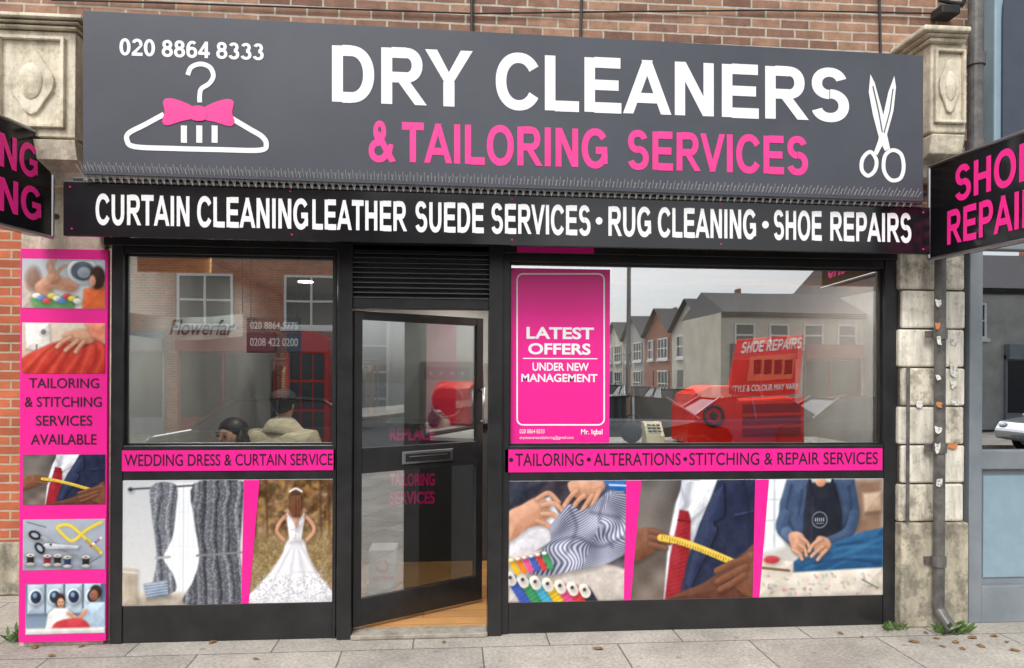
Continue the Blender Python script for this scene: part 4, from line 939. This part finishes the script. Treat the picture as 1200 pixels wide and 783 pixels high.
a=A(); v,ff=glyphs("Flowerfar",.01,1.0,.35); X0,X1,Z0,Z1=RC(200,371,276,390,YB); a.add([(X0+(X1-X0)*u,YB-.02,Z0+(Z1-Z0)*w-.02) for u,w,l in v],ff); a.obj("script_lettering",m_bannertext,r)
for xx in (x0,x1): a=A(); a.cyl((xx,YB,z1),(xx,YB,2.851),.003,6); a.obj("hanging_cord",m_cable,r)
YN=.36
r=root("phone_number_notice","dark hanging notice with white phone numbers","notice",(U(325,390,YN)[0],YN,1.9))
a=A(); x0,x1,z0,z1=RC(289,372,353,414,YN); a.box(x0,x1,YN,YN+.01,z0,z1); a.obj("notice_panel",m_navy,r)
for t,y0,y1 in (("020 8864 5775",377,386),("0208 422 0200",396,406)): a=A(); rtext(a,t,293,y0,349,y1,YN-.003,off=.015); a.obj("white_lettering",m_white,r)
for xx in (x0+.03,x1-.03): a=A(); a.cyl((xx,YN,z1),(xx,YN,2.851),.003,6); a.obj("hanging_cord",m_cable,r)
r=root("red_display_cabinet","red arched display cabinet with small glazed panes","cabinet",(U(360,450,1.7)[0],1.7,.03))
x0=U(334,450,1.6)[0]; x1=U(386,450,1.6)[0]; zt_=U(360,388,1.6)[1]
a=A(); pts=[(x0,.03),(x1,.03),(x1,zt_-.08)]+[((x0+x1)/2+(x1-x0)/2*math.cos(t*math.pi/10),zt_-.08+.08*math.sin(t*math.pi/10)) for t in range(1,10)]+[(x0,zt_-.08)]
a.prism(pts,1.6,1.95); a.obj("cabinet_body",m_kiosk,r,bevel=.01)
a=A(); w=(x1-x0-.1)/3
for i in range(3):
    for j in range(5): a.box(x0+.04+i*(w+.01),x0+.04+i*(w+.01)+w-.005,1.592,1.599,.7+j*.26,.93+j*.26)
a.obj("pane",m_wpane,r)["kind"]="stuff"
for k,z in enumerate((.03,.27)):
    X=U(447,660,.45)[0]+.015*k; Yc=.48
    r=root("cardboard_carton","small white carton with red round label by the door","box",(X,Yc,z),group="cartons stacked by the door")
    A().box(X-.10,X+.10,Yc-.12,Yc+.12,z+.001,z+.235).obj("carton_body",m_white,r,bevel=.006)
    a=A(); a.cyl((X,Yc-.124,z+.12),(X,Yc-.121,z+.12),.05,20); a.obj("label_disc",m_red,r)
    a=A(); a.cyl((X,Yc-.127,z+.12),(X,Yc-.1245,z+.12),.03,20); a.obj("label_centre",m_white,r)
    a=A(); a.box(X-.08,X+.08,Yc-.124,Yc-.121,z+.02,z+.045); a.obj("label_band",m_red,r)
for i,(x,y,e) in enumerate(((-1.75,.55,24),(-.85,.5,10),(.75,.75,14),(1.9,.5,36),(-.9,3.9,7),(-.35,4.5,7),(1.3,3.6,12),(-2.0,3.2,10))):  # first four are added out of view to brighten the window displays
    r=root("ceiling_and_fill_lamp","round lit ceiling lamp inside the shop, front four added unseen","lamp",(x,y,2.80),group="lit ceiling lamps")
    a=A(); a.cyl((x,y,2.80),(x,y,2.851),.10,24); a.obj("lamp_housing",m_lwhite,r); a=A(); a.cyl((x,y,2.79),(x,y,2.799),.085,24); a.obj("lamp_diffuser",m_lamp,r)
    ld=bpy.data.lights.new("ceiling_and_fill_light",'AREA'); ld.shape='DISK'; ld.size=.16; ld.energy=e; ld.color=(1,.95,.86)
    lo=bpy.data.objects.new("lamp_light",ld); sc.collection.objects.link(lo); lo.parent=r; lo.location=(0,0,-.015)
# ---- people
def skin(name,V,E,Rr,mat,parent,sub=2):
    me=bpy.data.meshes.new(name); me.from_pydata(V,E,[]); me.materials.append(mat)
    o=bpy.data.objects.new(name,me); sc.collection.objects.link(o)
    o.modifiers.new('skin','SKIN').use_smooth_shade=True
    if me.skin_vertices:
        for i,rr_ in enumerate(Rr):
            me.skin_vertices[0].data[i].radius=(rr_,rr_); me.skin_vertices[0].data[i].use_root=(i==0)
    ss=o.modifiers.new('sub','SUBSURF'); ss.levels=sub; ss.render_levels=sub
    attach(o,parent); return o
def person(label,X,Y,sc_,face,seated,upper,hood):
    zf=.03; r=root("person",label,"person",(X,Y,zf))
    c,s_=math.cos(face),math.sin(face)
    def T_(p): x,y,z=p; return (X+(x*c-y*s_)*sc_, Y+(x*s_+y*c)*sc_, zf+z*sc_)
    V=[];E=[];Rr=[]
    def add(p,r_,par=None):
        V.append(T_(p)); Rr.append(r_*sc_); 
        if par is not None: E.append((par,len(V)-1))
        return len(V)-1
    dz=-.42 if seated else 0
    pel=add((0,0,.95+dz),.12); w=add((0,0,1.08+dz),.11,pel); ch=add((0,0,1.28+dz),.125,w); nb_=add((0,0,1.42+dz),.06,ch); nk=add((0,.01,1.49+dz),.052,nb_); h1=add((0,.02,1.56+dz),.078,nk); h2=add((0,.01,1.64+dz),.088,h1); h3=add((0,0,1.71+dz),.06,h2)
    for sg in (-1,1):
        sh=add((sg*.16,0,1.37+dz),.055,ch); el=add((sg*.22,.0 if not seated else .06,1.10+dz),.042,sh); wr=add((sg*.19,.20,.98+dz),.028,el); pm=add((sg*.17,.27,.97+dz),.034,wr)
        for k in range(4):
            a1=add((sg*.17+(-.03+.02*k),.32+.004*k,.965+dz),.009,pm); add((sg*.17+(-.032+.021*k),.355-.004*abs(k-1.5),.95+dz),.008,a1)
        add((sg*.135,.30,.985+dz),.010,pm)
        if seated: hp=add((sg*.09,.03,.50),.085,pel); kn=add((sg*.11,.42,.50),.06,hp); an=add((sg*.11,.44,.09),.04,kn); add((sg*.12,.58,.04),.035,an)
        else: hp=add((sg*.09,0,.88),.085,pel); kn=add((sg*.10,.02,.49),.058,hp); an=add((sg*.10,-.01,.09),.04,kn); add((sg*.11,.14,.04),.035,an)
    skin("body",V,E,Rr,m_skin,r)
    V=[];E=[];Rr=[]
    if hood:
        a0=add((0,0,.80),.20); a1=add((0,0,1.0),.20,a0); a2=add((0,0,1.22),.215,a1); a3=add((0,-.01,1.37),.18,a2); add((0,-.06,1.54),.125,a3)
        for sg in (-1,1):
            sh=add((sg*.25,0,1.32),.125,a2); el=add((sg*.31,.03,1.06),.095,sh); add((sg*.22,.20,.98),.06,el)
    else:
        a0=add((0,0,.50),.15); a1=add((0,0,1.1+dz),.145,a0); a2=add((0,0,1.30+dz),.15,a1); a3=add((0,0,1.42+dz),.09,a2)
        for sg in (-1,1):
            sh=add((sg*.17,0,1.37+dz),.078,a2); el=add((sg*.235,.06,1.10+dz),.062,sh); add((sg*.195,.19,.985+dz),.045,el)
    skin("jacket" if hood else "cardigan",V,E,Rr,upper,r)
    V=[];E=[];Rr=[]
    p0=add((0,0,.93+dz),.125)
    for sg in (-1,1):
        if seated: hp=add((sg*.09,.03,.50),.095,p0); kn=add((sg*.11,.42,.50),.07,hp); an=add((sg*.11,.44,.10),.05,kn)
        else: hp=add((sg*.095,0,.86),.1,p0); kn=add((sg*.10,.02,.49),.07,hp); an=add((sg*.10,-.01,.10),.055,kn)
    skin("trousers",V,E,Rr,m_trouser,r)
    for sg in (-1,1): 
        a=A(); yy=.50 if seated else .06; p=T_((sg*.115,yy,.045)); a.sphere(p,(.05*sc_+.01,.05*sc_+.01,.045),14,8); p=T_((sg*.115,yy+.08,.035)); a.sphere(p,(.048,.048,.035),14,8); a.obj("shoe",m_cap,r,smooth=True)
    hz_=1.635+dz
    for sg in (-1,1): a=A(); a.sphere(T_((sg*.032,.090,hz_)),(.013,.013,.009),10,6); a.obj("eye",m_hair,r,smooth=True)
    for sg in (-1,1): a=A(); a.sphere(T_((sg*.032,.092,hz_+.022)),(.02,.01,.004),10,6); a.obj("eyebrow",m_hair,r,smooth=True)
    a=A(); a.sphere(T_((0,.098,hz_-.03)),(.013,.014,.022),10,8); a.obj("nose",m_skin,r,smooth=True)
    for sg in (-1,1): a=A(); a.sphere(T_((sg*.084,.005,hz_-.015)),(.012,.018,.03),10,8); a.obj("ear",m_skin,r,smooth=True)
    a=A(); a.sphere(T_((0,.087,hz_-.068)),(.022,.022,.006),12,6); a.obj("mouth",m_lips,r,smooth=True)
    a=A()
    if hood: a.sphere(T_((0,-.018,hz_+.01)),(.098*sc_,.098*sc_,.10*sc_),20,14)
    else:
        a.sphere(T_((0,-.03,hz_+.04)),(.102*sc_,.102*sc_,.088*sc_),20,14); a.sphere(T_((0,-.07,hz_-.10)),(.10,.07,.17),16,12)
        for sg in (-1,1): a.sphere(T_((sg*.085,-.01,hz_-.07)),(.035,.05,.12),12,10)
    a.obj("hair",m_hair,r,smooth=True)
    if hood:
        a=A(); a.sphere(T_((0,-.002,hz_+.04)),(.112*sc_,.116*sc_,.085*sc_),20,12); 
        a.sphere(T_((0,.12,hz_+.03)),(.085,.085,.012),18,8); a.obj("cap",m_cap,r,smooth=True)
    return r
person("person seen from behind in beige padded jacket and dark cap",U(332,480,.9)[0],.9,.93,-.35,False,m_jacket,True)
X=U(271,505,.7)[0]
person("seated person with long dark hair and dark cardigan near window",X,.68,1.06,math.pi-.5,True,m_cardigan,False)
r=root("stool","tall black stool inside the shop","stool",(X,.70,.03)); a=A(); a.cyl((X,.70,.42),(X,.70,.455),.17,24); a.obj("seat",m_dkgrey,r)
for t in range(4): a=A(); a.cyl((X+.1*math.cos(t*1.57),.70+.1*math.sin(t*1.57),.42),(X+.16*math.cos(t*1.57),.70+.16*math.sin(t*1.57),.031),.012,8); a.obj("leg",m_mgrey,r)
# ================================================================ OPPOSITE SIDE OF THE STREET (seen mirrored in the glass)
def house(label,x0,x1,yf,dep,ze,zr,wm,wins,chim=True,gable_front=False,doors=(),shops=(),tf=None,chm=None):
    c0=((x0+x1)/2,yf-dep/2,0)
    r=root("terrace_house",label,"house",c0 if tf is None else tf(c0),group="houses across the street")
    A().box(x0,x1,yf-dep,yf,-.1,ze).obj("wall",wm,r,tf=tf)
    a=A()
    if gable_front: 
        a.prism([(x0,ze+.001),(x1,ze+.001),((x0+x1)/2,zr)],yf-dep,yf-.0,1)
        for sg in (0,1):
            xe=x0-.1 if sg==0 else x1+.1; xm_=(x0+x1)/2
            a.add([(xe,yf+.25,ze-.05),(xm_,yf+.25,zr+.08),(xm_,yf-dep,zr+.08),(xe,yf-dep,ze-.05)],[(0,1,2,3)],0)
    else: a.prismx([(yf+.3,ze+.001),(yf-dep-.3,ze+.001),(yf-dep/2,zr)],x0,x1)
    rf=a.obj("roof",[m_roof,wm],r,tf=tf)
    if not gable_front: A().box(x0,x1,yf+.001,yf+.10,ze-.18,ze-.06).obj("gutter",m_cable,r,tf=tf)
    if chim:
        a=A(); a.box(x1-.5,x1+.3,yf-dep/2-.4,yf-dep/2+.4,zr-.9,zr+.6)
        for k in range(3): a.cyl((x1-.38+k*.23,yf-dep/2,zr+.6),(x1-.38+k*.23,yf-dep/2,zr+.9),.09,8)
        o=a.obj("chimney",chm or m_brick2,None,tf=tf); o.parent=rf
        if rf.parent is not None: pass
    for (wx,wz,ww,wh) in wins:
        a=A(); t=.07; y=yf
        a.box(wx,wx+ww,y+.005,y+.02,wz,wz+wh,1)
        a.box(wx,wx+t,y+.021,y+.08,wz,wz+wh); a.box(wx+ww-t,wx+ww,y+.021,y+.08,wz,wz+wh); a.box(wx+t,wx+ww-t,y+.021,y+.08,wz+wh-t,wz+wh); a.box(wx+t,wx+ww-t,y+.021,y+.08,wz,wz+t); a.box(wx+t,wx+ww-t,y+.021,y+.07,wz+wh/2-.03,wz+wh/2+.03)
        n=max(1,int(ww/.6))
        for k in range(1,n): a.box(wx+ww*k/n-.03,wx+ww*k/n+.03,y+.022,y+.075,wz+t,wz+wh-t)
        a.box(wx-.1,wx+ww+.1,y+.0,y+.12,wz-.12,wz-.001)
        a.obj("window",[m_wframe,m_wpane],r,tf=tf)
    for (wx,ww,mt_) in doors:
        a=A(); a.box(wx,wx+ww,yf+.005,yf+.05,0,2.1); a.obj("door",mt_,r,tf=tf)
    for (wx,ww,mt_) in shops:
        a=A(); a.box(wx,wx+ww,yf+.005,yf+.03,.5,2.4,1); a.box(wx-.06,wx,yf+.0,yf+.12,0,2.6); a.box(wx+ww,wx+ww+.06,yf+.0,yf+.12,0,2.6); a.box(wx+ww*.45,wx+ww*.45+.06,yf+.031,yf+.1,.5,2.4); a.box(wx-.06,wx+ww+.06,yf+.0,yf+.3,2.45,3.0); a.box(wx,wx+ww,yf+.004,yf+.06,0,.49)
        a.obj("shopfront",[mt_,m_wpane],r,tf=tf)
    return r
def VX(px,Y): return U(px,440,Y)[0]
Yb=17.5; XA=VX(165,Yb)
w=[]
for k in range(6): w.append((XA-5.2+k*3.1,3.2,1.6,1.55)); w.append((XA-5.2+k*3.1,5.9,1.4,1.3))
house("red brick terrace of shops with white sash windows across the street",VX(-60,Yb),VX(400,Yb),-Yb,8,7.6,10,m_brick2,w,shops=[(XA-5.6,2.7,m_dkgrey),(XA-2.2,2.8,m_bluegrey),(XA+1.1,2.7,m_kiosk),(XA+4.3,2.8,m_navy),(XA+7.6,2.7,m_dkgrey)])
Yb=19.0
house("grey rendered terrace house with sash windows across the street",VX(405,Yb),VX(560,Yb),-Yb,8,6.0,8.2,m_render2,[(VX(430,Yb),3.2,1.6,1.5),(VX(500,Yb),3.2,1.6,1.5)],shops=[(VX(425,Yb),3.0,m_cable)])
# row of gabled houses lining the side road, facades facing the road
XF=VX(830,27.5)
for k in range(7):
    Y0=27.5+k*5.4
    tfk=(lambda Y0_: (lambda v: (XF-v[1], -(Y0_+v[0]), v[2])))(Y0)
    house("gabled terrace house with bay windows farther down the side road",0,5.38,0,7,4.1,5.5,(m_render,m_brick2b,m_render2)[k%3],[(.5,2.7,1.9,1.15),(3.3,2.7,1.1,1.15),(.5,.7,1.9,1.4)],True,True,doors=[(3.4,.95,(m_navy,m_kiosk,m_dkgrey)[k%3])],tf=tfk,chm=m_brick2b)
    # bay
Yb=22
x0,x1=VX(846,Yb),VX(1045,Yb)
house("cream rendered house with slate roof across the street",x0,x1,-Yb,4.5,4.2,5.2,m_render,[(x0+.5+k*1.35,2.9,.8,.9) for k in range(4)],shops=[(x0+.4,2.4,m_navy),(x0+3.3,2.1,m_kiosk)])
house("pale rendered house with dark shopfront across the street",VX(1050,20),VX(1330,20),-20,9,5.0,7.0,m_render2,[(VX(1110,20),3.2,1.5,1.3),(VX(1220,20),3.2,1.5,1.3)],shops=[(VX(1062,20),2.6,m_dkgrey),(VX(1180,20),2.6,m_bluegrey)])
X=VX(738,13.8); r=root("street_lamp","tall grey street lamp on the far pavement","street lamp",(X,-13.8,0))
a=A(); a.cyl((X,-13.8,0),(X,-13.8,6.2),.07,10,r1=.045); a.cyl((X,-13.8,6.2),(X+.9,-13.8,6.5),.035,8); a.obj("post",m_mgrey,r)
a=A(); a.box(X+.8,X+1.3,-13.87,-13.73,6.44,6.54); a.obj("lantern",m_lwhite,r,bevel=.02)
def car(label,cx,y,paint,flip=1,turn=False):
    r=root("parked_car",label,"car",(cx,y,-.13),group="cars parked along the street"); z0=-.13; Wd=.86
    tf=(lambda v: (cx+(v[1]-y), y+(v[0]-cx), v[2])) if turn else None
    def X(v): return cx+flip*v
    pr=[(-2.1,.32),(-2.15,.55),(-2.0,.78),(-1.2,.92),(.0,.95),(1.3,.97),(1.95,.9),(2.1,.6),(2.05,.32)]
    a=A(); a.prism([(X(p),z0+q) for p,q in pr],y-Wd,y+Wd)
    a.obj("body",paint,r,bevel=.07,tf=tf)
    a=A(); vs=[]
    for sy in (-1,1):
        vs+=[(X(-1.3),y+sy*(Wd-.03),z0+.92),(X(-.55),y+sy*(Wd-.2),z0+1.40),(X(.2),y+sy*(Wd-.2),z0+1.46),(X(1.05),y+sy*(Wd-.2),z0+1.41),(X(1.8),y+sy*(Wd-.03),z0+.94)]
    a.add(vs,[(0,1,2,3,4),(9,8,7,6,5),(0,5,6,1),(1,6,7,2),(2,7,8,3),(3,8,9,4)]); a.obj("window_glass",m_cargl,r,bevel=.03,tf=tf)
    a=A(); 
    a.add([(X(-.6),y-Wd+.19,z0+1.41),(X(.2),y-Wd+.19,z0+1.475),(X(1.1),y-Wd+.19,z0+1.42),(X(-.6),y+Wd-.19,z0+1.41),(X(.2),y+Wd-.19,z0+1.475),(X(1.1),y+Wd-.19,z0+1.42)],[(0,1,4,3),(1,2,5,4)])
    for sy in (-1,1):
        for xb_,xt in ((-1.3,-.55),(.25,.22),(1.8,1.05)): a.cyl((X(xb_),y+sy*(Wd-.02),z0+.93),(X(xt),y+sy*(Wd-.19),z0+1.43),.03,6)
    a.obj("roof",paint,r,tf=tf)
    for wx in (-1.35,1.3):
        for sy in (-1,1):
            a=A(); a.torus((X(wx),y+sy*(Wd-.08),z0+.31),(0,1,0),.22,.09,24,10); t=a.obj("wheel",m_tyre,r,smooth=True,tf=tf)
            a=A(); a.cyl((X(wx),y+sy*(Wd-.14),z0+.31),(X(wx),y+sy*(Wd-.01),z0+.31),.2,16); o=a.obj("rim",m_silver,None,tf=tf); o.parent=t
    for sy in (-1,1):
        a=A(); a.sphere((X(-2.03),y+sy*.6,z0+.68),(.1,.17,.08),12,8); a.obj("headlight",m_hl,r,smooth=True,tf=tf)
car("black hatchback parked across the road",VX(320,9.5),-9.5,m_carb)
car("silver car parked across the road",VX(775,12.3)-.6,-12.3,m_carg,-1); car("silver hatchback parked by the far kerb",VX(1190,15),-12.2,m_carg); car("black car parked by the far kerb",VX(1000,12),-12.2,m_carb); car("dark blue car parked across the road",VX(880,12)-.3,-12.3,m_carr); car("dark blue hatchback parked across the road",VX(480,12),-12.2,m_carr,-1)
for k,(yy,mt_) in enumerate(((25,m_carb),(31,m_carg),(37,m_carr))): car("car parked nose on along the side road",XF-2.4,-yy,mt_,-1,True)
# ================================================================ SMALL STUFF ON THE GROUND
def weed(label,x,y,n,sz):
    a=A(); rs=random.Random(int(abs(x)*100)+n)
    for i in range(n):
        t=rs.uniform(0,6.28); l=sz*rs.uniform(.4,1); bx_=x+rs.uniform(-1,1)*sz*.9; by=y+rs.uniform(-.3,.3)*sz; tip=(bx_+math.cos(t)*l*.8,by+math.sin(t)*l*.6,l*rs.uniform(.3,1)); w=l*.14
        mid=((bx_+tip[0])/2,(by+tip[1])/2,tip[2]*.7)
        a.add([(bx_,by,.0),(mid[0]-w,mid[1]+w*.4,mid[2]),tip,(mid[0]+w,mid[1]-w*.4,mid[2])],[(0,1,2,3)])
    return a.obj("weed",m_leafg,None,label=label,cat="weed")
weed("green weeds growing at the foot of the brick wall",U(14,760,-.1)[0],.1,90,.14)
weed("green weeds growing beside the drainpipe base",U(1116,735,-.2)[0],-.20,80,.12)
weed("small tuft of grass at the pier plinth",U(1047,722,-.1)[0],-.12,30,.09)
weed("low weeds along the neighbouring shopfront",U(1130,745,-.3)[0],-.22,40,.08)
leafme=None
spots=[(1085,741),(1098,748),(1120,752),(1140,747),(1150,757),(1165,745),(1072,752),(60,768),(96,757),(250,752),(700,760),(985,742),(1010,746),(300,772),(1180,752),(520,752),(1128,760),(1104,757),(1190,762),(40,758)]
for i,(px,py) in enumerate(spots):
    d=FW*F+RT*(px-600)+UU*(440-py); t=(.006-CZ)/d.z; gx,gy=CX+t*d.x,CY+t*d.y
    if leafme is None:
        a=A(); a.add([(-.03,0,.004),(-.01,.018,.0),(.02,.014,.006),(.035,0,.0),(.02,-.016,.008),(-.01,-.016,.002),(0,0,.012)],[(0,1,6),(1,2,6),(2,3,6),(3,4,6),(4,5,6),(5,0,6)])
        o=a.obj("fallen_leaf",m_leafb,None); leafme=o.data
    else:
        o=bpy.data.objects.new("fallen_leaf",leafme); sc.collection.objects.link(o)
    o.location=(gx,gy,.004); o.rotation_euler=(0,0,random.uniform(0,6)); o.scale=[random.uniform(.7,1.3)]*3
    o["label"]="dry brown leaf lying on the pavement"; o["category"]="leaf"; o["group"]="fallen leaves on the pavement"
# ================================================================ LIGHT
w=bpy.data.worlds.new("World"); sc.world=w; w.use_nodes=True; nt=w.node_tree; bg=nt.nodes["Background"]
sky=nt.nodes.new('ShaderNodeTexSky'); sky.sky_type='NISHITA'; sky.sun_disc=False; sky.sun_elevation=math.radians(48); sky.sun_rotation=math.radians(205); sky.air_density=1.0; sky.dust_density=3
hs=nt.nodes.new('ShaderNodeHueSaturation'); hs.inputs['Saturation'].default_value=.18; hs.inputs['Value'].default_value=1.62
nt.links.new(sky.outputs[0],hs.inputs['Color']); nt.links.new(hs.outputs[0],bg.inputs['Color']); bg.inputs['Strength'].default_value=.15
sd=bpy.data.lights.new("sun",'SUN'); sd.energy=1.5; sd.angle=math.radians(20); sd.color=(1,.97,.93)
so=bpy.data.objects.new("sun",sd); sc.collection.objects.link(so)
az=math.radians(205); el=math.radians(48)
sv=Vector((math.sin(az)*math.cos(el),math.cos(az)*math.cos(el),math.sin(el)))
so.rotation_euler=(-sv).to_track_quat('-Z','Y').to_euler()
